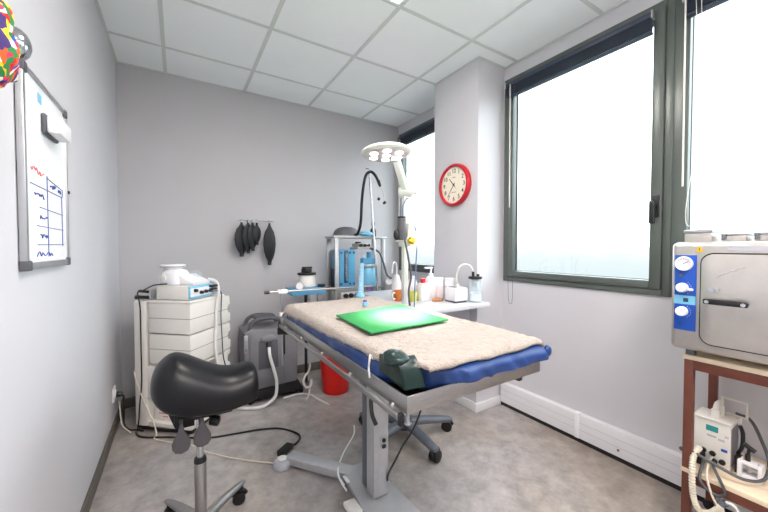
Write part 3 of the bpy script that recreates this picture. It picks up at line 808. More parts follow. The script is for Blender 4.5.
obj('lid_band', B().cyl((c.x, c.y, Z2 + .121), (c.x, c.y, Z2 + .129), .0788, n=40), M['alu'], t)
p = CX @ V((-.055, -.157, 0))
obj('dial', B().cyl(CX @ V((-.01, -.170, Z2 + .05)), CX @ V((-.01, -.180, Z2 + .05)), .021, n=24, bev=.002), M['offwhite'], t)
obj('clear_cover', B().ell(CX @ V((.08, -.0, Z2 + .045)), (.06, .05, .05), 24), M['clearjar'], t)
# black connectors on the left of the cart top, tubing and leads
t = thing('hose_connector', 'black and steel hose connectors beside the generator on the cart', 'connector', CX @ V((-.165, -.17, ZT)))
obj('bracket', B().box(-.095, -.08, -.205, -.16, ZT + .007, ZT + .078, .003, X=CX), M['alu'], t)
obj('valve', B().cyl(CX @ V((-.20, -.19, ZT + .022)), CX @ V((-.10, -.19, ZT + .022)), .011, n=16, bev=.003).cyl(CX @ V((-.21, -.19, ZT + .022)), CX @ V((-.195, -.19, ZT + .022)), .015, n=16), M['blackplastic'], t)
obj('valve', B().cyl(CX @ V((-.185, -.19, ZT + .065)), CX @ V((-.095, -.19, ZT + .06)), .010, n=16, bev=.003), M['blackplastic'], t)
def cx(x, y, z): return tuple(CX @ V((x, y, z)))
cable('black_lead', 'black lead running from the scaler down the left of the drawer cart',
      [cx(.03, -.186, Z2 + .012), cx(-.05, -.205, Z2 + .004), cx(-.12, -.222, Z2 - .03), cx(-.165, -.222, ZT + .055), cx(-.150, -.220, ZT - .05), cx(-.150, -.219, .6), cx(-.150, -.219, .35), cx(-.165, -.222, .2), cx(-.17, -.225, .10), cx(-.17, -.24, .02)], .0042, M['blackplastic'])
hs = [cx(.17, .03, Z2 + .028), cx(.215, .058, Z2 + .005), cx(.238, .052, ZT + .04), cx(.233, .04, ZT - .05), cx(.231, .03, .7), cx(.231, .02, .55), cx(.236, .03, .44), cx(.26, .02, .36)]
cable('white_hose', 'white hose hanging down the right face of the drawer cart', hs, .011, M['rubberwhite'], 'hose')
cable('grey_lead', 'thin dark lead hanging beside the white hose on the drawer cart',
      [cx(.232, -.01, ZT + .05), cx(.240, .075, ZT + .035), cx(.236, .085, ZT - .06), cx(.232, .085, .75), cx(.235, .09, .6), cx(.24, .095, .45), cx(.25, .12, .33)], .0042, M['cablegrey'])

# ------------------------------------------------------------------ oxygen concentrator
t = thing('oxygen_concentrator', 'grey oxygen concentrator on wheels against the back wall', 'device', (1.01, -.28, 0))
x0, x1, y0, y1 = .822, 1.262, -.45, -.13
fp = [(x0 + .015, .10), (x1 - .01, .10), (x1, .30), (x1 - .004, .52), (x1 - .05, .585), (x0 + .07, .60), (x0 + .01, .57), (x0, .45)]
obj('shell', B().prism(fp, y0, y1, 'y', .018), M['greyplastic'], t)
obj('front_panel', B().prism([(.865, .17), (1.125, .17), (1.13, .40), (1.12, .55), (1.09, .575), (.90, .585), (.87, .56)], y0 - .014, y0 + .01, 'y', .006), M['greyplastic'], t)
obj('recess', B().prism([(.93, .27), (1.09, .27), (1.085, .50), (.935, .50)], y0 - .018, y0 - .010, 'y', .002), M['greyplastic2'], t)
hd = B().tube([(.87, y0 + .05, .575), (.90, y0 + .05, .645), (.96, y0 + .05, .672), (1.06, y0 + .05, .668), (1.12, y0 + .05, .645), (1.15, y0 + .05, .56)], .016, 12)
hd.tube([(.87, y1 - .05, .575), (.90, y1 - .05, .64), (.96, y1 - .05, .665), (1.06, y1 - .05, .66), (1.12, y1 - .05, .64), (1.15, y1 - .05, .56)], .016, 12)
hd.box(.93, 1.09, y0 + .04, y1 - .04, .652, .675, .008)
obj('handle', hd, M['greyplastic2'], t)
obj('outlet_hood', B().ell((1.008, y0 - .012, .515), (.062, .022, .036), 28), M['greyplastic'], t)
obj('outlet_port', B().cyl((1.008, y0 - .03, .485), (1.008, y0 - .045, .455), .016, n=18), M['blackplastic'], t)
b = B().box(.825, .855, y0 - .006, y0 + .01, .42, .56, .006); obj('side_latch', b, M['alu'], t)
obj('latch_knob', B().cyl((.84, y0 - .016, .535), (.84, y0 - .004, .535), .009, n=14).cyl((.84, y0 - .016, .445), (.84, y0 - .004, .445), .009, n=14), M['chrome'], t)
obj('vent_slot', B().box(1.135, 1.15, y0 - .004, y0 + .004, .36, .53, .002), M['blackplastic'], t)
bs = B().prism([(x0 + .0, .035), (x1 + .02, .035), (x1 + .02, .07), (x1 - .0, .115), (x0 + .015, .10)], y0 - .03, y1, 'y', .008)
obj('wheel_base', bs, M['blackplastic'], t)
for x in (x0 + .03, x1 - .0):
    for y in (y0 + .0, y1 - .04): caster(t, x, y, .4, .024, .06)
cable('oxygen_hose', 'thick white hose curving from the grey concentrator to the floor',
      [(1.008, y0 - .045, .452), (1.01, -.52, .38), (1.035, -.53, .28), (1.055, -.54, .17), (1.04, -.56, .07), (.97, -.57, .018), (.89, -.57, .013), (.80, -.52, .013), (.74, -.46, .013), (.69, -.40, .013)], .0125, M['rubberwhite'], 'hose', n=12)
cable('floor_tube', 'short white tube on the floor between the concentrator and red bucket', [(1.12, -.50, .008), (1.25, -.49, .008), (1.33, -.55, .008), (1.36, -.68, .008), (1.40, -.82, .008)], .0075, M['rubberwhite'], 'tube')

# ------------------------------------------------------------------ red bucket
t = thing('red_bucket', 'red plastic bucket on the floor behind the table', 'bucket', (1.558, -.572, 0))
obj('body', B().lathe([(0, .002), (.110, .002), (.114, .01), (.138, .32), (.134, .32), (.110, .016), (0, .014)], (1.558, -.572, 0), 40), M['red'], t)
obj('rim', B().lathe([(.133, .320), (.142, .314), (.145, .322), (.142, .332), (.133, .332)], (1.558, -.572, 0), 40), M['red'], t)

# ------------------------------------------------------------------ vaporiser on a pole
vx, vy = 1.372, -.33
t = thing('vaporiser_stand', 'cream anaesthetic vaporiser on a sky blue shelf and dark pole', 'device', (vx, vy, 0))
obj('foot', B().lathe([(0, 0), (.052, 0), (.055, .008), (.05, .022), (.02, .034), (0, .034)], (vx, vy, 0), 32), M['greymetal'], t)
obj('pole', B().cyl((vx, vy, .03), (vx, vy, .845), .013, n=16), M['blackplastic'], t)
obj('shelf', B().box(1.215, 1.525, vy - .10, vy + .10, .845, .905, .006), M['bluelight'], t)
obj('clip', B().box(1.36, 1.385, vy - .098, vy - .07, .79, .845, .003), M['greyplastic'], t)
obj('clip', B().box(1.45, 1.49, vy - .098, vy - .07, .77, .845, .003), M['greyplastic'], t)
cn = obj('canister', B().lathe([(0, .9055), (.066, .9055), (.076, .915), (.076, .98), (.071, .99), (.071, 1.015), (0, 1.015)], (vx + .012, vy, 0), 36), M['offwhite'], t)
obj('canister_band', B().cyl((vx + .012, vy, 1.015), (vx + .012, vy, 1.035), .084, n=36, bev=.003), M['blackplastic'], t)
obj('dial', B().cyl((vx + .01, vy, 1.035), (vx + .01, vy, 1.075), .048, n=12, bev=.004).box(vx - .03, vx + .06, vy - .015, vy + .015, 1.074, 1.09, .004), M['blackplastic'], t)
gg = obj('gauge', B().cyl((vx - .082, vy - .07, .925), (vx - .088, vy - .098, .925), .036, n=28, bev=.004), M['alu'], t)
obj('gauge_face', B().cyl((vx - .088, vy - .098, .925), (vx - .0884, vy - .1005, .925), .030, n=28), M['whiteplastic'], gg)
obj('fitting', B().cyl((vx + .115, vy - .06, .9055), (vx + .115, vy - .06, .93), .022, n=16).cyl((vx + .115, vy - .09, .915), (vx + .15, vy - .06, .915), .016, n=14), M['blackplastic'], t)
cable('vinyl_hose_bundle', 'milky clear plastic hose curled on the floor left of the red bucket',
      [(1.35, -.50, .26), (1.345, -.505, .22), (1.33, -.50, .18), (1.305, -.505, .16), (1.285, -.52, .12), (1.295, -.55, .08), (1.34, -.545, .08), (1.355, -.52, .12), (1.33, -.545, .05), (1.30, -.60, .018), (1.26, -.64, .012)], .010, M['cleartube'], 'hose', n=12)

# ------------------------------------------------------------------ anaesthesia rack at the back wall
t = rack = thing('anaesthesia_rack', 'stainless steel rack holding blue anaesthesia equipment at the back wall', 'rack', (1.89, -.32, 0))
rx0, rx1, ry0, ry1 = 1.618, 2.165, -.43, -.22
for nm, z in (('top_shelf', 1.352), ('middle_shelf', .86), ('bottom_shelf', .18)):
    obj(nm, B().box(rx0 - (.015 if z > 1 else 0), rx1 + (.015 if z > 1 else 0), ry0 - .005, ry1, z, z + .02, .002), M['steel'], t)
for x in (rx0 + .002, rx1 - .042):
    for y in (ry0, ry1 - .022): obj('post', B().box(x, x + .04, y, y + .02, .03, 1.352, .002), M['steel'], t)
for x in (rx0 + .022, rx1 - .022):
    for y in (ry0 + .02, ry1 - .02): obj('foot_wheel', B().cyl((x - .01, y, .02), (x + .01, y, .02), .02, n=16), M['blackplastic'], t)
t = thing('flowmeter_block', 'sky blue flowmeter block with a dark centre slot on the steel rack', 'device', (1.73, -.40, .88))
obj('body', B().box(1.668, 1.832, -.42, -.22, .8805, 1.245, .006), M['bluelight'], t)
obj('slot', B().box(1.716, 1.757, -.426, -.415, .93, 1.235, .003), M['bluedeep'], t)
obj('flow_tube', B().cyl((1.7365, -.43, .95), (1.7365, -.43, 1.215), .010, n=14), M['clearjar'], t)
for x in (1.685, 1.775, 1.817):
    for z in (.92, 1.215): obj('screw', B().cyl((x, -.426, z), (x, -.419, z), .010, n=12), M['bluedeep'], t)
obj('side_plate', B().box(1.660, 1.6675, -.405, -.23, .8805, 1.06, .004), M['bluedeep'], t)
t = thing('ventilator_head', 'black and steel ventilator head on top of the blue flowmeter', 'device', (1.93, -.36, 1.246))
obj('base', B().box(1.855, 1.99, -.435, -.25, 1.2455, 1.27, .003).box(1.87, 1.97, -.42, -.27, 1.265, 1.305, .006), M['steel_worn'], t)
obj('valve', B().cyl((1.90, -.35, 1.305), (1.90, -.35, 1.32), .03, n=20), M['blackplastic'], t)
obj('front_knobs', B().cyl((1.88, -.436, 1.285), (1.88, -.46, 1.285), .015, n=16).cyl((1.925, -.436, 1.285), (1.925, -.46, 1.285), .015, n=16).cyl((1.965, -.436, 1.285), (1.965, -.46, 1.285), .012, n=16), M['blackplastic'], t)
t = thing('absorber_canister', 'pale blue and steel absorber canister on the rack right of the flowmeter', 'canister', (2.0, -.36, .88))
obj('jar', B().lathe([(0, .8805), (.075, .8805), (.08, .89), (.08, 1.06), (.07, 1.075), (0, 1.075)], (2.0, -.37, 0), 32), M['bluepale'], t)
obj('top_plate', B().cyl((2.0, -.37, 1.075), (2.0, -.37, 1.10), .09, n=32, bev=.003), M['steel_worn'], t)
obj('fitting', B().box(1.93, 2.08, -.40, -.33, 1.10, 1.16, .006).cyl((2.02, -.36, 1.16), (2.02, -.36, 1.22), .028, n=20), M['bluelight'], t)
obj('valve_dome', B().ell((1.955, -.365, 1.175), (.03, .03, .025), 16), M['clearjar'], t)
t = thing('pressure_gauge', 'small round white pressure gauge at the right edge of the steel rack', 'gauge', (2.20, -.475, .88))
obj('case', B().cyl((2.2, -.425, .925), (2.192, -.462, .925), .042, n=28, bev=.003), M['alu'], t)
obj('face', B().cyl((2.192, -.462, .925), (2.1915, -.4645, .925), .035, n=28), M['whiteplastic'], t)
obj('stem', B().box(2.166, 2.2, -.43, -.40, .90, .93, .003), M['blackplastic'], t)
t = rack
t = obj('regulator_bar', B().box(1.66, 1.905, -.475, -.4355, .785, .845, .004), M['steel_worn'], t)
for x in (1.70, 1.755, 1.82, 1.875): obj('knob', B().cyl((x, -.475, .818), (x, -.503, .818), .022, n=18, bev=.004), M['blackplastic'], t)
t = thing('bottle_vaporiser', 'mauve topped vaporiser bottle standing in front of the blue absorber', 'bottle', (1.96, -.53, .85))
obj('bottle', B().lathe([(0, .72), (.038, .72), (.04, .73), (.04, .82), (.03, .85), (0, .85)], (1.955, -.485, 0), 24), M['clearjar'], t)
obj('cap', B().cyl((1.955, -.485, .85), (1.955, -.485, .90), .034, n=20, bev=.003), M['purple'], t)
obj('holder', B().box(1.91, 2.0, -.53, -.4355, .70, .7195, .003), M['steel_worn'], t)
# things on the rack's top shelf
t = thing('resuscitator_mask', 'dark grey domed mask lying on the top shelf of the rack', 'mask', (1.77, -.28, 1.372))
dm = B().lathe([(0, .098), (.04, .094), (.08, .08), (.11, .055), (.125, .02), (.13, .0), (0, .0)], (0, 0, 0), 36)
dm.displace(lambda c: V((c.x * 1.1 + 1.79, c.y * .70 - .32, c.z * .86 + 1.384)))
obj('dome', dm, M['greyplastic2'], t)
rm = B().lathe([(.125, 0), (.142, .0), (.146, .006), (.142, .012), (.125, .012)], (0, 0, 0), 36); rm.displace(lambda c: V((c.x * 1.1 + 1.79, c.y * .70 - .32, c.z + 1.3725)))
obj('rim', rm, M['clearjar'], t)
tag(obj('folded_wrap', B().ell((2.0, -.33, 1.40), (.075, .06, .028), 20).displace(lambda c: c + V((0, 0, .008 * noise.noise(c * 30)))), M['bluepale']), 'small crumpled pale blue wrap on the top shelf of the rack', 'cloth')
t = thing('brown_bottle', 'small dark bottle standing at the right of the rack top', 'bottle', (2.11, -.3, 1.3725))
obj('glass', B().lathe([(0, 1.3725), (.030, 1.3725), (.032, 1.38), (.032, 1.44), (.014, 1.47), (.013, 1.49), (0, 1.49)], (2.10, -.3, 0), 20), M['blackplastic'], t)
obj('stopper', B().cyl((2.10, -.3, 1.49), (2.10, -.3, 1.525), .018, n=16, bev=.003), M['greyplastic2'], t)
# drip pole fixed in front of the rack, black hose hooked on it
t = thing('drip_pole', 'slim steel drip pole rising in front of the rack', 'pole', (2.15, -.55, .0))
obj('rod', B().cyl((2.078, -.53, .03), (1.926, -.53, 1.97), .0095, n=14), M['chrome'], t)
obj('foot', B().lathe([(0, 0), (.07, 0), (.07, .02), (.02, .035), (0, .035)], (2.078, -.53, 0), 24), M['greymetal'], t)
obj('hook', B().tube([(1.926, -.53, 1.965), (1.92, -.53, 1.995), (1.90, -.53, 2.005), (1.888, -.53, 1.995)], .005, 8), M['chrome'], t)
cable('black_breathing_hose', 'black flexible hose looped over the drip pole', [(1.84, -.40, 1.388), (1.846, -.45, 1.40), (1.85, -.50, 1.5), (1.852, -.52, 1.7), (1.858, -.55, 1.86), (1.885, -.553, 1.945), (1.93, -.555, 1.972), (1.975, -.555, 1.945), (2.01, -.555, 1.89), (2.022, -.555, 1.86)], .0135, M['blackrubber'], 'hose', n=12)
t = thing('hose_clip', 'white and black hose end piece dangling from the black hose', 'clip', (2.038, -.555, 1.7))
obj('end_piece', B().cyl((2.008, -.555, 1.9), (2.033, -.555, 1.845), .018, .012, 16), M['blackplastic'], t)
obj('loop', B().tube([(2.036, -.555, 1.843), (2.063, -.555, 1.80), (2.078, -.555, 1.73), (2.073, -.555, 1.70), (2.028, -.555, 1.715), (2.013, -.555, 1.73)], .006, 8), M['cleartube'], t)
obj('tip', B().cyl((2.008, -.555, 1.732), (2.023, -.555, 1.72), .014, n=14).cyl((2.068, -.555, 1.69), (2.088, -.555, 1.70), .014, n=14), M['blackplastic'], t)
cable('grey_gas_hose', 'dark hose drooping from the ventilator head to the gauge on the rack', [(1.985, -.43, 1.26), (2.06, -.48, 1.22), (2.10, -.50, 1.12), (2.14, -.50, 1.0), (2.19, -.50, .96), (2.195, -.475, .955)], .010, M['greyplastic2'], 'hose')

# pale blue corrugated tube standing up at the table's far end
cp_ = []
for q in range(60):
    f = q / 59; cp_.append((1.430 + .012 * f, -1.285 - .0 * f, .945 + .215 * f))
t = thing('corrugated_tube', 'pale blue corrugated breathing tube standing at the far end of the table', 'tube', (1.43, -1.285, .94))
obj('hose', B().tube(cp_, lambda s: (.026 - .012 * s ** .5) + .0018 * math.sin(s * 2 * PI * 22), 14, smooth=0), M['bluetube'], t)
obj('cuff', B().cyl((1.43, -1.285, .932), (1.43, -1.285, .955), .034, .028, 20, .003), M['bluepale'], t)

# ------------------------------------------------------------------ operating lamp on a wheeled stand
LX, LY = 1.664, -1.475
t = thing('operating_lamp', 'ivory operating lamp with a round LED head on a wheeled stand', 'lamp', (LX, LY, 0))
obj('hub', B().lathe([(0, .06), (.05, .06), (.055, .08), (.05, .12), (.03, .15), (0, .15)], (LX, LY, 0), 28), M['greymetal'], t)
for k in range(5):
    a = math.radians(268 + 72 * k); c, s = math.cos(a), math.sin(a)
    secs = []
    for r, zc, hw, hh in ((.02, .10, .036, .030), (.12, .098, .034, .028), (.24, .09, .031, .025), (.315, .082, .028, .020), (.335, .08, .018, .012)):
        secs.append([(LX + r * c - hw * math.cos(2 * PI * q / 14) * s, LY + r * s + hw * math.cos(2 * PI * q / 14) * c, zc + hh * math.sin(2 * PI * q / 14)) for q in range(14)])
    lg = obj('leg', B().loft(secs), M['greymetal'], t)
    caster(lg, LX + .315 * c, LY + .315 * s, a + 1.9 + .7 * k, .036, .08)
obj('lower_post', B().cyl((LX, LY, .14), (LX, LY, .93), .021, n=20), M['lampshell'], t)
obj('upper_post', B().box(LX - .018, LX + .018, LY - .018, LY + .018, .90, 1.60, .007), M['lampshell'], t)
obj('post_bracket', B().box(LX - .03, LX + .03, LY - .03, LY + .03, 1.27, 1.30, .004).box(LX - .09, LX + .03, LY - .045, LY - .02, 1.300, 1.312, .003), M['lampshell'], t)
HC = V((1.482, -1.530, 1.855)); JN = V((LX + .006, LY, 1.628))
jn = obj('elbow_joint', B().cyl(JN + V((-.02, .022, 0)) * 1.4, JN + V((.02, -.022, 0)) * 1.4, .034, n=24, bev=.004).cyl(JN + V((.03, -.03, 0)), JN + V((.05, -.05, 0)), .02, n=16), M['lampshell'], t)
nrm = V((.02, -.06, -1)).normalized()                 # the head looks at the green mat
up = -nrm
EB = HC + V((.062, -.012, .0)) * 1.0 + V((0, 0, -.028))
def beam(b, p, q, w, h):
    d = q - p; b.box(-w, w, -h, h, 0, d.length, .006, X=TR(*p) @ d.to_track_quat('Z', 'Y').to_matrix().to_4x4()); return b
obj('arm', beam(B(), JN + V((-.0, 0, .01)), EB, .020, .023), M['lampshell'], t)
obj('head_joint', B().cyl(EB - V((.0, .0, .030)), EB + V((0, 0, .028)), .024, n=20, bev=.003), M['lampshell'], t)
XH = TR(*HC) @ nrm.to_track_quat('Z', 'Y').to_matrix().to_4x4()
hdp = [(0, -.018), (.09, -.018), (.130, -.012), (.148, -.002), (.153, .008), (.149, .019), (.141, .024), (.0, .024)]
obj('lamp_head', B().lathe(hdp, n=56, X=XH), M['lampshell'], t)
lf = obj('light_face', B().lathe([(0, .0235), (.137, .0235), (.137, .027), (0, .027)], n=48, X=XH), M['lampface'], t)
pts = [(0, 0)] + [(.088 * math.cos(PI / 3 * k + .3), .088 * math.sin(PI / 3 * k + .3)) for k in range(6)]
for x, y in pts:
    obj('led', B().cyl(XH @ V((x, y, .0265)), XH @ V((x, y, .030)), .024, n=24), M['led'], lf)
sl_ = bpy.data.lights.new('lamp_beam', 'SPOT'); sl_.energy = 260; sl_.spot_size = math.radians(24); sl_.spot_blend = 1.0; sl_.shadow_soft_size = .10; sl_.color = (1, .97, .94)
so = bpy.data.objects.new('lamp_beam', sl_); COL.objects.link(so); so.parent = t
so.matrix_world = Matrix.Identity(4)
PL = HC + nrm * .05 - V((LX, LY, 0)); so.location = PL; so.rotation_euler = (V((1.29, -2.0, .945)) - HC).to_track_quat('-Z', 'Y').to_euler()
# instrument box, bottle and leads on the lamp post
t = thing('pump_controller', 'dark grey cylinder device clamped to the lamp post', 'device', (LX - .055, LY - .05, 1.31))
obj('cylinder', B().cyl((LX - .058, LY - .045, 1.3125), (LX - .058, LY - .045, 1.45), .027, n=24, bev=.004), M['greyplastic2'], t)
obj('lid', B().cyl((LX - .058, LY - .045, 1.45), (LX - .058, LY - .045, 1.462), .026, n=24), M['blackplastic'], t)
obj('side_plug', B().ell((LX - .098, LY - .045, 1.345), (.02, .016, .034), 16), M['blackplastic'], t)
t = thing('yellow_nozzle', 'white and yellow nozzle clipped to the right of the lamp post', 'nozzle', (LX + .02, LY - .05, 1.28))
obj('body', B().cyl((LX + .0, LY - .05, 1.33), (LX + .0, LY - .05, 1.42), .02, n=18).tube([(LX + .005, LY - .05, 1.415), (LX + .03, LY - .052, 1.41), (LX + .05, LY - .055, 1.39), (LX + .045, LY - .055, 1.37)], .006), M['offwhite'], t)
obj('yellow_collar', B().cyl((LX + .005, LY - .055, 1.295), (LX + .025, LY - .055, 1.325), .028, .024, 20, .003), M['yellow'], t)
cable('blue_lead', 'thin blue lead hanging down the right side of the lamp post', [(LX + .03, LY - .06, 1.40), (LX + .055, LY - .06, 1.33), (LX + .05, LY - .055, 1.15), (LX + .045, LY - .05, 1.0), (LX + .04, LY - .05, .87), (LX + .03, LY - .045, .72), (LX + .03, LY - .04, .6)], .004, M['cableblue'])
cable('dark_lead', 'dark lead hanging in front of the lamp post to the floor side', [(LX - .055, LY - .075, 1.315), (LX - .03, LY - .08, 1.2), (LX + .0, LY - .07, 1.08), (LX - .012, LY - .06, .98), (LX - .0, LY - .06, .85), (LX - .0, LY - .055, .6)], .0065, M['greyplastic2'])
cable('top_lead', 'thin grey lead looping above the dark cylinder on the lamp post', [(LX - .05, LY - .045, 1.458), (LX - .05, LY - .05, 1.53), (LX - .02, LY - .055, 1.58), (LX + .01, LY - .055, 1.55), (LX + .015, LY - .05, 1.46), (LX + .01, LY - .05, 1.415)], .004, M['cableblue'])

# ------------------------------------------------------------------ worktop and bottles
CZ = .862
t = thing('worktop', 'pale grey worktop fixed between the pillar and the far wall side', 'counter', (2.03, -1.1, .6))
obj('top', B().box(1.745, PX - .002, -1.632, -.62, CZ - .028, CZ, .003), M['counter'], t)
for y in (-1.42, -1.1): obj('bracket', B().prism([(PX - .001, CZ - .028), (PX - .30, CZ - .028), (PX - .30, CZ - .05), (PX - .025, CZ - .28), (PX - .001, CZ - .28)], y - .012, y + .012, 'y', .002), M['greylabel'], t)
for x in (1.79, 2.26): obj('leg', B().box(x - .018, x + .018, -.66, -.624, 0, CZ - .028, .002), M['greylabel'], t)
cz_ = CZ + .0006
def bottle(x, y, prof, m, n=28, X=None): return B().lathe([(r, z + cz_) for r, z in prof], (x, y, 0), n)
# orange mug
t = thing('orange_mug', 'orange mug with a white handle at the left of the worktop', 'mug', (1.79, -1.20, CZ))
obj('cup', bottle(1.80, -1.20, [(0, 0), (.032, 0), (.034, .005), (.036, .078), (.033, .078), (.031, .01), (0, .008)], M), M['orange'], t)
obj('handle', B().tube([(1.766, -1.205, cz_ + .062), (1.745, -1.208, cz_ + .060), (1.738, -1.209, cz_ + .04), (1.746, -1.208, cz_ + .018), (1.767, -1.205, cz_ + .016)], .006, 8), M['whiteplastic'], t)
t = thing('wash_bottle', 'white squeeze bottle with a bent spout behind the orange mug', 'bottle', (1.86, -1.09, CZ))
obj('body', bottle(1.86, -1.09, [(0, 0), (.038, 0), (.041, .01), (.041, .11), (.026, .16), (.018, .185), (0, .185)], M), M['bottle'], t)
obj('spout', B().tube([(1.86, -1.09, cz_ + .18), (1.858, -1.09, cz_ + .25), (1.845, -1.092, cz_ + .285), (1.82, -1.095, cz_ + .27), (1.81, -1.096, cz_ + .20)], .006, 10), M['whiteplastic'], t)
t = thing('lime_cup', 'lime yellow plastic cup beside the lamp post on the worktop', 'cup', (1.865, -1.29, CZ))
obj('cup', bottle(1.87, -1.29, [(0, 0), (.027, 0), (.034, .075), (.031, .075), (.025, .006), (0, .005)], M), M['limecup'], t)
t = thing('round_bottle', 'plain white round-shouldered bottle left of the red-capped canister', 'bottle', (1.96, -1.17, CZ))
obj('body', bottle(1.955, -1.17, [(0, 0), (.038, 0), (.042, .008), (.042, .115), (.03, .145), (.016, .155), (0, .155)], M), M['bottle'], t)
obj('cap', bottle(1.955, -1.17, [(0, .155), (.018, .155), (.018, .178), (0, .178)], M), M['whiteplastic'], t)
t = thing('red_capped_canister', 'white canister with a bright red cap on the worktop', 'canister', (2.0, -1.26, CZ))
obj('body', B().prism([(1.917, cz_), (1.997, cz_), (1.999, cz_ + .105), (1.985, cz_ + .13), (1.957, cz_ + .137), (1.929, cz_ + .13), (1.915, cz_ + .105)], -1.335, -1.265, 'y', .012), M['bottle'], t)
obj('cap', bottle(1.957, -1.30, [(0, .135), (.020, .135), (.020, .165), (.017, .168), (0, .168)], M), M['red'], t)
t = thing('pump_bottle', 'tall white pump dispenser bottle with a pale pink label', 'bottle', (2.085, -1.27, CZ))
pb = obj('body', bottle(2.05, -1.28, [(0, 0), (.040, 0), (.044, .008), (.044, .145), (.034, .172), (.018, .18), (0, .18)], M), M['bottle'], t)
obj('label', B().lathe([(.0443, .045 + cz_), (.0449, .045 + cz_), (.0449, .11 + cz_), (.0443, .11 + cz_)], (2.05, -1.28, 0), 28), M['pinklabel'], t)
obj('pump', B().cyl((2.05, -1.28, cz_ + .18), (2.05, -1.28, cz_ + .20), .019, n=18).cyl((2.05, -1.28, cz_ + .2), (2.05, -1.28, cz_ + .24), .008, n=12).box(1.99, 2.062, -1.292, -1.268, cz_ + .238, cz_ + .252, .005), M['whiteplastic'], t)
tag(obj('cork_pad', B().lathe([(0, 0), (.05, 0), (.055, .008), (.05, .018), (.02, .024), (0, .024)], (0, 0, 0), 20).displace(lambda c: V((c.x * .9 + 2.04, c.y * .6 - 1.37, c.z + cz_))), M['tan']), 'small tan pad lying in front of the pump bottle', 'pad')
for i, (x, y, h, r) in enumerate(((2.137, -1.27, .145, .035), (2.210, -1.315, .14, .035))):
    t = thing('tall_container', ['tall white container with pink edge right of the pump bottle', 'white container with a grey label left of the suction unit'][i], 'bottle', (x, y, CZ), group='tall white containers on the worktop')
    obj('body', bottle(x, y, [(0, 0), (r, 0), (r + .003, .006), (r + .003, h - .01), (r, h), (0, h)], M), M['bottle'], t)
    obj('lid', bottle(x, y, [(0, h), (r + .004, h), (r + .004, h + .018), (r, h + .021), (0, h + .021)], M), M['whiteplastic'], t)
    obj('label', B().lathe([(r + .0033, .02 + cz_), (r + .004, .02 + cz_), (r + .004, .10 + cz_), (r + .0033, .10 + cz_)], (x, y, 0), 28), M['pinklabel' if i == 0 else 'greylabel'], t)
tag(obj('black_grip', B().cyl((2.13, -1.19, cz_ + .012), (2.235, -1.19, cz_ + .012), .012, n=14, bev=.003).displace(lambda c: c), M['blackplastic']), 'short black tool handle behind the tall white containers', 'handle')
# suction unit
SX, SY = 2.135, -1.50
t = thing('suction_pump', 'white suction pump with a curved clear tube on the worktop end', 'pump', (SX + .02, SY, CZ))
sb = B().prism([(2.075, -1.525), (2.195, -1.525), (2.205, -1.47), (2.20, -1.41), (2.09, -1.395), (2.07, -1.43)], cz_ + .010, cz_ + .110, 'z', .014)
obj('housing', sb, M['whiteplastic'], t)
obj('foot', B().prism([(2.08, -1.52), (2.19, -1.52), (2.195, -1.42), (2.085, -1.405)], cz_, cz_ + .012, 'z', .002), M['greyplastic2'], t)
obj('grip_recess', B().box(2.09, 2.13, -1.50, -1.43, cz_ + .108, cz_ + .114, .004), M['greyplastic'], t)
obj('outlet', B().cyl((2.145, -1.47, cz_ + .105), (2.145, -1.47, cz_ + .13), .014, n=16), M['whiteplastic'], t)
obj('tube', B().tube([(2.145, -1.47, cz_ + .125), (2.13, -1.475, cz_ + .19), (2.14, -1.49, cz_ + .255), (2.175, -1.51, cz_ + .278), (2.212, -1.535, cz_ + .262), (2.229, -1.545, cz_ + .222)], .0075, 10), M['cleartube'], t)
t = thing('suction_jar', 'clear collecting jar with a black lid beside the suction pump', 'jar', (2.25, -1.53, CZ))
JX, JY = 2.252, -1.545
obj('jar', B().lathe([(0, cz_), (.044, cz_), (.047, cz_ + .006), (.047, cz_ + .10), (.044, cz_ + .170), (.042, cz_ + .170), (.0445, cz_ + .10), (.0445, cz_ + .01), (0, cz_ + .008)], (JX, JY, 0), 32), M['clearjar'], t)
obj('filling', B().cyl((JX, JY, cz_ + .010), (JX, JY, cz_ + .072), .0435, n=30), M['whiteplastic'], t)
obj('lid', B().cyl((JX, JY, cz_ + .17), (JX, JY, cz_ + .188), .050, n=32, bev=.004).cyl((JX - .022, JY, cz_ + .185), (JX - .022, JY, cz_ + .225), .010, n=14).box(JX + .022, JX + .036, JY - .01, JY + .01, cz_ + .155, cz_ + .205, .003), M['blackplastic'], t)
obj('float_valve', B().cyl((JX - .018, JY, cz_ + .115), (JX - .018, JY, cz_ + .17), .014, n=16), M['greyplastic'], t)

# ------------------------------------------------------------------ brown cart with steriliser, right
t = thing('steel_frame_cart', 'red-brown steel frame cart with cream shelves by the window wall', 'cart', (2.37, -3.1, 0))
kx0, kx1, ky0, ky1 = 2.212, 2.565, -3.42, -2.747
for nm, z in (('top_shelf', .792), ('lower_shelf', .308)):
    obj(nm, B().box(kx0, kx1, ky0, ky1, z, z + .020, .002), M['creamwood'], t)
for nm, z in (('upper_frame', .752), ('lower_frame', .270)):
    h = .038; fr = B()
    fr.box(kx0 + .002, kx0 + .03, ky0 + .03, ky1 - .03, z, z + h, .002); fr.box(kx1 - .03, kx1 - .002, ky0 + .03, ky1 - .03, z, z + h, .002)
    fr.box(kx0 + .03, kx1 - .03, ky1 - .03, ky1 - .004, z, z + h, .002); fr.box(kx0 + .03, kx1 - .03, ky0 + .004, ky0 + .03, z, z + h, .002)
    obj(nm, fr, M['brown'], t)
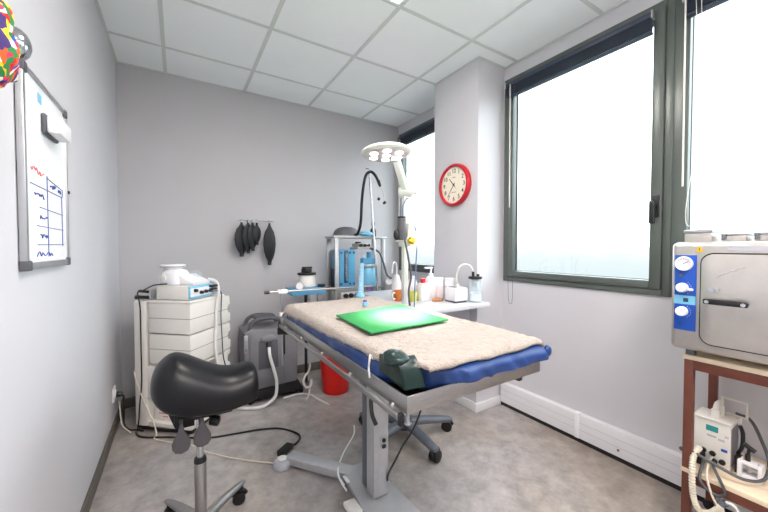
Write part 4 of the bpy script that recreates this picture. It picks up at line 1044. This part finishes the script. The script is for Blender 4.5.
for x in (kx0 + .001, kx1 - .031):
    for y in (ky1 - .033, ky0 + .003):
        lg = obj('leg', B().box(x, x + .03, y, y + .030, .05, .7915, .002), M['brown'], t)
        obj('foot_wheel', B().cyl((x + .004, y + .015, .025), (x + .026, y + .015, .025), .025, n=18).box(x + .008, x + .022, y + .008, y + .022, .04, .052), M['blackplastic'], lg)
# steriliser
ax0, ax1, ay0, ay1, az0, az1 = 2.17, 2.545, -3.33, -2.712, .840, 1.287
t = thing('autoclave', 'stainless steel steriliser with blue gauge panel on the brown cart', 'steriliser', (2.36, -3.02, .812))
sh = B(); sh.box(ax0, ax1, ay0, ay1, az0, az1, .022, 4)
obj('casing', sh, M['steel_worn'], t)
for x in (ax0 + .06, ax1 - .06):
    for y in (ay1 - .055, ay0 + .055): obj('foot', B().cyl((x, y, .8125), (x, y, .842), .017, n=18), M['greymetal'], t)
def rrect(y0, y1, z0, z1, r, n=7):
    P = []
    for (cy_, cz__, a0) in ((y1 - r, z1 - r, 0), (y0 + r, z1 - r, PI / 2), (y0 + r, z0 + r, PI), (y1 - r, z0 + r, 1.5 * PI)):
        for k in range(n): a = a0 + PI / 2 * k / (n - 1); P.append((cy_ + r * math.cos(a), cz__ + r * math.sin(a)))
    return P
obj('door_gasket', B().prism(rrect(-3.27, -2.806, .877, 1.243, .04), ax0 - .004, ax0 + .004, 'x'), M['dark'], t)
dr = obj('door', B().prism(rrect(-3.266, -2.811, .882, 1.238, .037), ax0 - .014, ax0 + .002, 'x', .003), M['steel_worn'], t)
hb = B().box(ax0 - .05, ax0 - .036, -2.947, -2.826, 1.045, 1.066, .005)
for y in (-2.936, -2.838): hb.cyl((ax0 - .04, y, 1.055), (ax0 - .012, y, 1.055), .008, n=12)
hd_ = obj('door_handle', hb, M['blackplastic'], dr)
obj('handle_bolts', B().cyl((ax0 - .053, -2.936, 1.055), (ax0 - .048, -2.936, 1.055), .007, n=14).cyl((ax0 - .053, -2.838, 1.055), (ax0 - .048, -2.838, 1.055), .007, n=14), M['chrome'], hd_)
obj('lock', B().cyl((ax0 - .022, -2.843, 1.098), (ax0 - .012, -2.843, 1.098), .010, n=16).cyl((ax0 - .022, -2.862, 1.101), (ax0 - .012, -2.862, 1.101), .006, n=16), M['chrome'], dr)
em = B(); rr = random.Random(9); p = []
for q in range(26): p.append((ax0 - .0145, -2.852 - .0032 * q, 1.150 + .0018 * q + .009 * (rr.random() - .5)))
em.tube(p, .0016, 6, smooth=4); obj('raised_script', em, M['alu'], dr)
cpn = obj('control_panel', B().box(ax0 - .004, ax0 + .001, -2.795, -2.7265, .922, 1.233, .0015), M['bluepanel'], t)
obj('light_band', B().box(ax0 - .0048, ax0 - .0035, -2.7945, -2.727, 1.030, 1.066), M['bluepale'], cpn)
bn = B().box(ax0 - .0056, ax0 - .0046, -2.772, -2.756, 1.040, 1.056); 
obj('emblem', bn, M['bluedeep'], cpn)
g = obj('gauge', B().lathe([(.0, 0), (.028, 0), (.030, .006), (.028, .014), (.024, .014), (.023, .009), (0, .009)], n=36, X=TR(ax0 - .004, -2.757, 1.198) @ Matrix.Rotation(-PI / 2, 4, 'Y')), M['whiteplastic'], cpn)
gn = B().box(-.002, .017, -.001, .001, -.0003, .0005, X=TR(ax0 - .0142, -2.757, 1.198) @ FACE_NX @ RZ(.5))
for q in range(11):
    gn.box(.017, .021, -.0005, .0005, -.0003, .0003, X=TR(ax0 - .0134, -2.757, 1.198) @ FACE_NX @ RZ(-.7 + q * .46))
obj('needle', gn, M['ink'], g)
obj('pilot_light', B().cyl((ax0 - .009, -2.748, 1.150), (ax0 - .004, -2.748, 1.150), .006, n=14), M['greymetal'], cpn)
obj('pilot_light', B().cyl((ax0 - .009, -2.748, .950), (ax0 - .004, -2.748, .950), .005, n=14), M['bluedeep'], cpn)
for z, po in ((1.098, 1), (1.000, 0)):
    kb = B().lathe([(0, 0), (.020, 0), (.019, .016), (.016, .019), (0, .019)], n=30, X=TR(ax0 - .004, -2.753, z) @ Matrix.Rotation(-PI / 2, 4, 'Y'))
    if po: kb.box(ax0 - .020, ax0 - .010, -2.79, -2.76, z - .010, z - .0, .003)
    obj('knob', kb, M['whiteplastic'], cpn)
mk = B()
for z in (1.098, 1.0):
    for q in range(7):
        a = -.9 + q * .3; mk.box(.026, .0285, -.0009, .0009, -.0002, .0004, X=TR(ax0 - .0043, -2.753, z) @ FACE_NX @ RZ(a))
obj('scale_marks', mk, M['whiteplastic'], cpn)
ys = obj('warning_triangle', B().prism([(-2.788, 1.247), (-2.815, 1.247), (-2.8015, 1.270)], ax0 - .0012, ax0 + .002, 'x'), M['yellow'], t)
obj('warning_mark', B().box(ax0 - .0018, ax0 - .001, -2.8027, -2.8003, 1.254, 1.263).box(ax0 - .0018, ax0 - .001, -2.8027, -2.8003, 1.2505, 1.2525), M['ink'], ys)
obj('type_plate', B().box(ax0 - .0012, ax0 + .002, -2.985, -2.885, 1.252, 1.268), M['greylabel'], t)
for i, (y0, y1, h) in enumerate(((-2.825, -2.732, .052), (-2.92, -2.846, .034), (-3.02, -2.935, .036))):
    t = thing('instrument_tray', ['tallest steel instrument box at the left end of the steriliser top', 'low steel instrument box in the middle of the steriliser top',
              'low steel instrument box at the right edge of the steriliser top'][i], 'box', (2.29, (y0 + y1) / 2, az1), group='steel instrument boxes on the steriliser')
    obj('base', B().box(2.235, 2.42, y0 + .003, y1 - .003, az1 + .0006, az1 + h * .72, .004), M['steel_worn'], t)
    obj('lid', B().box(2.232, 2.423, y0, y1, az1 + h * .72, az1 + h, .004), M['alu'], t)
    if i: obj('clasp', B().box(2.228, 2.2325, y1 - .016, y1 - .004, az1 + .006, az1 + h * .9, .002), M['greymetal'], t)
# device on the lower shelf
SZ = .3285
t = thing('suction_device', 'beige medical device with carry handle on the lower cart shelf', 'device', (2.38, -2.81, SZ))
dx0, dx1, dy0, dy1, dz1 = 2.325, 2.435, -2.872, -2.757, .526
obj('housing', B().box(dx0, dx1, dy0, dy1, SZ, dz1 - .004, .006), M['offwhite'], t)
obj('top_cover', B().box(dx0 - .006, dx1 + .004, dy0 - .004, dy1 + .004, dz1 - .006, dz1 + .004, .004), M['offwhite'], t)
obj('side_panel', B().box(dx0 + .01, dx1 - .01, dy0 - .002, dy0 + .002, SZ + .02, dz1 - .02), M['greyplastic'], t)
ch = B().box(dx0 + .012, dx0 + .034, -2.835, -2.805, dz1, dz1 + .042, .006).box(dx1 - .035, dx1 - .015, -2.835, -2.805, dz1, dz1 + .048, .006)
ch.tube([(dx0 + .02, -2.82, dz1 + .038), (dx0 + .045, -2.82, dz1 + .058), (dx1 - .03, -2.82, dz1 + .056), (dx1 - .024, -2.82, dz1 + .04)], .010, 10)
obj('carry_handle', ch, M['offwhite'], t)
obj('teal_plate', B().box(dx0 - .0015, dx0 + .001, -2.835, -2.797, .476, .500), M['tealscreen'], t)
fp_ = B()
for y, z, w in ((-2.80, .456, .03), (-2.835, .45, .02), (-2.855, .47, .012)): fp_.box(dx0 - .0012, dx0 + .001, y - w, y, z - .004, z + .004)
obj('printed_labels', fp_, M['greylabel'], t)
obj('blue_badge', B().box(dx0 - .0015, dx0 + .001, -2.864, -2.845, .405, .416), M['bluepanel'], t)
for y, z in ((-2.79, .385), (-2.82, .383), (-2.85, .36), (-2.825, .352)): obj('port', B().cyl((dx0 - .008, y, z), (dx0, y, z), .0105, n=16), M['blackplastic'], t)
obj('rear_bracket', bars(-2.90, -2.815, dz1 + .0, dz1 + .075, .009, dx1 + .006, dx1 + .014, .003).box(dx1 - .004, dx1 + .014, -2.88, -2.83, dz1 - .02, dz1 + .004), M['offwhite'], t)
t = thing('white_bracket_stand', 'white open bracket stand with a black clamp beside the beige device', 'stand', (2.345, -2.925, SZ))
ws = bars(-2.962, -2.892, SZ, SZ + .068, .013, 2.325, 2.375, .003); ws.box(2.335, 2.375, -2.95, -2.904, SZ + .002, SZ + .008)
obj('frame', ws, M['whiteplastic'], t)
obj('fitting', B().cyl((2.345, -2.948, SZ + .036), (2.345, -2.906, SZ + .040), .007, n=12).cyl((2.345, -2.925, SZ + .028), (2.345, -2.925, SZ + .05), .009, n=12), M['alu'], t)
bc = B().cyl((2.35, -2.918, SZ + .068), (2.35, -2.918, SZ + .092), .008, n=14).cyl((2.35, -2.918, SZ + .09), (2.35, -2.922, SZ + .118), .005, n=12)
bc.tube([(2.35, -2.906, SZ + .132), (2.35, -2.922, SZ + .122), (2.35, -2.938, SZ + .113)], .009, 10)
obj('clamp', bc, M['blackplastic'], t)
tag(obj('black_adapter', B().box(2.345, 2.385, -2.898, -2.880, SZ, SZ + .07, .004), M['blackplastic']), 'black power adapter between the beige device and white stand', 'adapter')
tag(obj('black_connector', B().box(2.285, 2.318, -2.80, -2.768, SZ + .001, SZ + .05, .005), M['blackplastic']), 'black connector block in front of the beige device', 'connector')
# ribbed hose hanging in front of the shelf
rp_ = spline([(2.292, -2.785, .40), (2.23, -2.785, .392), (2.199, -2.788, .352), (2.195, -2.79, .28), (2.195, -2.797, .22), (2.195, -2.815, .185), (2.195, -2.84, .19), (2.197, -2.862, .215), (2.199, -2.875, .245)], 24)
tag(obj('ribbed_hose', B().tube(rp_, lambda s: .0105 + .0016 * math.sin(s * 2 * PI * 46), 12, smooth=0), M['cablewhite']), 'cream ribbed hose hanging off the lower shelf of the cart', 'hose')
cable('thin_cream_lead', 'thin cream lead looping from the device over the shelf edge', [(2.316, -2.82, .37), (2.25, -2.825, .365), (2.205, -2.832, .33), (2.197, -2.85, .27), (2.197, -2.868, .235)], .004, M['cablewhite'])
cable('black_loop_cable', 'long black cable arching from behind the beige device', [(2.452, -2.86, .54), (2.448, -2.905, .53), (2.41, -2.945, .47), (2.37, -2.972, .41), (2.31, -2.970, .365), (2.27, -2.93, .352), (2.25, -2.88, .365), (2.24, -2.82, .385), (2.23, -2.775, .40), (2.232, -2.742, .395), (2.25, -2.738, .38)], .006, M['cablegrey'])
cable('grey_loop_cable', 'grey cable loop hanging below the lower cart shelf', [(2.29, -2.80, .36), (2.23, -2.81, .352), (2.202, -2.81, .315), (2.200, -2.83, .285), (2.200, -2.865, .277), (2.201, -2.885, .30), (2.205, -2.87, .34), (2.235, -2.845, .365), (2.30, -2.83, .36)], .0055, M['cablegrey'])
cable('side_cable', 'black cable dropping behind the right side of the beige device', [(2.43, -2.878, .50), (2.425, -2.888, .47), (2.41, -2.89, .42), (2.37, -2.886, .402)], .007, M['blackplastic'])
t = thing('hand_nozzle', 'grey hose handpiece hanging below the lower cart shelf', 'nozzle', (2.2, -2.885, .2))
obj('grip', B().cyl((2.205, -2.862, .232), (2.205, -2.89, .262), .013, n=16, bev=.003), M['greymetal'], t)
obj('ring', B().tube([(2.205, -2.90 + .022 * math.cos(a), .235 + .03 * math.sin(a)) for a in (2 * PI * k / 12 for k in range(13))], .006, 8), M['offwhite'], t)

# ------------------------------------------------------------------ floor cables
cable('black_mains_cable', 'black mains cable from the wall socket to the drawer cart foot', [(.056, -.40, .215), (.056, -.40, .12), (.06, -.405, .04), (.09, -.425, .008), (.13, -.45, .007), (.17, -.49, .007)], .0055, M['blackplastic'])
cable('black_floor_cable', 'long black cable crossing the floor to the black adapter', [(.13, -.49, .007), (.15, -.55, .007), (.20, -.60, .007), (.31, -.665, .007), (.45, -.76, .007), (.56, -.825, .007), (.70, -.86, .007), (.84, -.89, .007), (.97, -.95, .007), (1.05, -1.06, .007), (1.06, -1.13, .008), (1.02, -1.19, .012), (.985, -1.205, .012)], .0062, M['blackplastic'])
cable('white_floor_cable', 'white cable snaking from the drawer cart to the grey footswitch', [(.033, -.40, .215), (.036, -.40, .15), (.05, -.42, .05), (.10, -.47, .006)], .004, M['cablewhite'])
cable('white_long_cable', 'white cable running over the drawer cart front and floor to the grey footswitch',
      [cx(-.212, -.218, .42), cx(-.18, -.220, .33), cx(-.13, -.2225, .22), cx(-.06, -.226, .10), cx(-.02, -.24, .02), cx(.02, -.28, .006), (.45, -.86, .006), (.52, -.98, .006), (.62, -1.1, .006), (.73, -1.21, .006), (.85, -1.31, .006), (.885, -1.335, .010)], .0042, M['cablewhite'])
AR = math.atan2(-1.29 + 1.20, .90 - 1.0)
t = thing('black_adapter_block', 'black power adapter on the floor at the table foot', 'adapter', (.945, -1.235, 0))
obj('block', B().box(-.05, .05, -.026, .026, .001, .036, .006, X=TR(.935, -1.235, 0) @ RZ(.65)), M['blackplastic'], t)
t = thing('grey_footswitch', 'round grey footswitch on the floor beside the table foot', 'switch', (.90, -1.365, 0))
obj('base', B().lathe([(0, .0005), (.050, .0005), (.053, .01), (.048, .03), (.038, .042), (0, .046)], (.885, -1.355, 0), 32), M['greylabel'], t)
obj('button', B().cyl((.885, -1.355, .044), (.885, -1.355, .052), .026, n=24, bev=.002), M['offwhite'], t)
cable('white_base_cable', 'white cable lying from the lamp stand over the table base', [(1.41, -1.23, .03), (1.37, -1.30, .012), (1.24, -1.43, .008), (1.16, -1.53, .01), (1.125, -1.60, .05), (1.10, -1.66, .05), (1.095, -1.72, .04), (1.10, -1.76, .03)], .0048, M['whiteplastic'])
cable('black_hanging_cable', 'black cable hanging from under the table to its column', [(1.36, -2.05, .80), (1.40, -2.0, .74), (1.425, -1.975, .6), (1.43, -1.95, .45), (1.41, -1.90, .31), (1.37, -1.88, .245), (1.31, -1.90, .20), (1.255, -1.912, .15), (1.248, -1.915, .12)], .0048, M['blackplastic'])

# ------------------------------------------------------------------ sky, camera, view
wd = bpy.data.worlds.new('sky'); S.world = wd; wd.use_nodes = True
nt = wd.node_tree; N = nt.nodes; L = nt.links
bg = N['Background']; tc = N.new('ShaderNodeTexCoord'); sp = N.new('ShaderNodeSeparateXYZ'); L.new(tc.outputs['Generated'], sp.inputs[0])
mp = N.new('ShaderNodeMapping'); mp.inputs['Scale'].default_value = (9, 9, 26); L.new(tc.outputs['Generated'], mp.inputs['Vector'])
nz = N.new('ShaderNodeTexNoise'); nz.inputs['Scale'].default_value = 2.2; nz.inputs['Detail'].default_value = 6; L.new(mp.outputs['Vector'], nz.inputs['Vector'])
ma = N.new('ShaderNodeMath'); ma.operation = 'MULTIPLY_ADD'; L.new(nz.outputs['Fac'], ma.inputs[0]); ma.inputs[1].default_value = .035; L.new(sp.outputs['Z'], ma.inputs[2])
rp = N.new('ShaderNodeValToRGB'); mr = N.new('ShaderNodeMapRange'); mr.inputs['From Min'].default_value = -.2; mr.inputs['From Max'].default_value = .2
L.new(ma.outputs[0], mr.inputs['Value']); L.new(mr.outputs[0], rp.inputs['Fac'])
e = rp.color_ramp.elements; e[0].position = .0; e[0].color = (.128, .146, .152, 1); e[1].position = .38; e[1].color = (.138, .154, .160, 1)
x = e.new(.46); x.color = (.148, .160, .165, 1); x = e.new(.52); x.color = (.175, .182, .186, 1); x = e.new(.62); x.color = (.86, .94, 1, 1)
L.new(rp.outputs['Color'], bg.inputs['Color'])
bg.inputs['Strength'].default_value = 2.4

cam = bpy.data.cameras.new('camera'); co = bpy.data.objects.new('camera', cam); COL.objects.link(co); S.camera = co
cam.sensor_width = 36; cam.lens = 330.85 / 768 * 36; cam.clip_start = .02
yaw, pit = .5562, -.0256
co.location = (.3908, -3.2616, 1.2641)
fw = V((math.sin(yaw) * math.cos(pit), math.cos(yaw) * math.cos(pit), math.sin(pit)))
co.rotation_euler = fw.to_track_quat('-Z', 'Y').to_euler()
S.view_settings.view_transform = 'Standard'; S.view_settings.look = 'None'; S.view_settings.gamma = 1; S.view_settings.use_curve_mapping = False
S.view_settings.exposure = 1.54
S.cycles.max_bounces = 10; S.cycles.diffuse_bounces = 6; S.cycles.transparent_max_bounces = 16
S.cycles.sample_clamp_indirect = 8
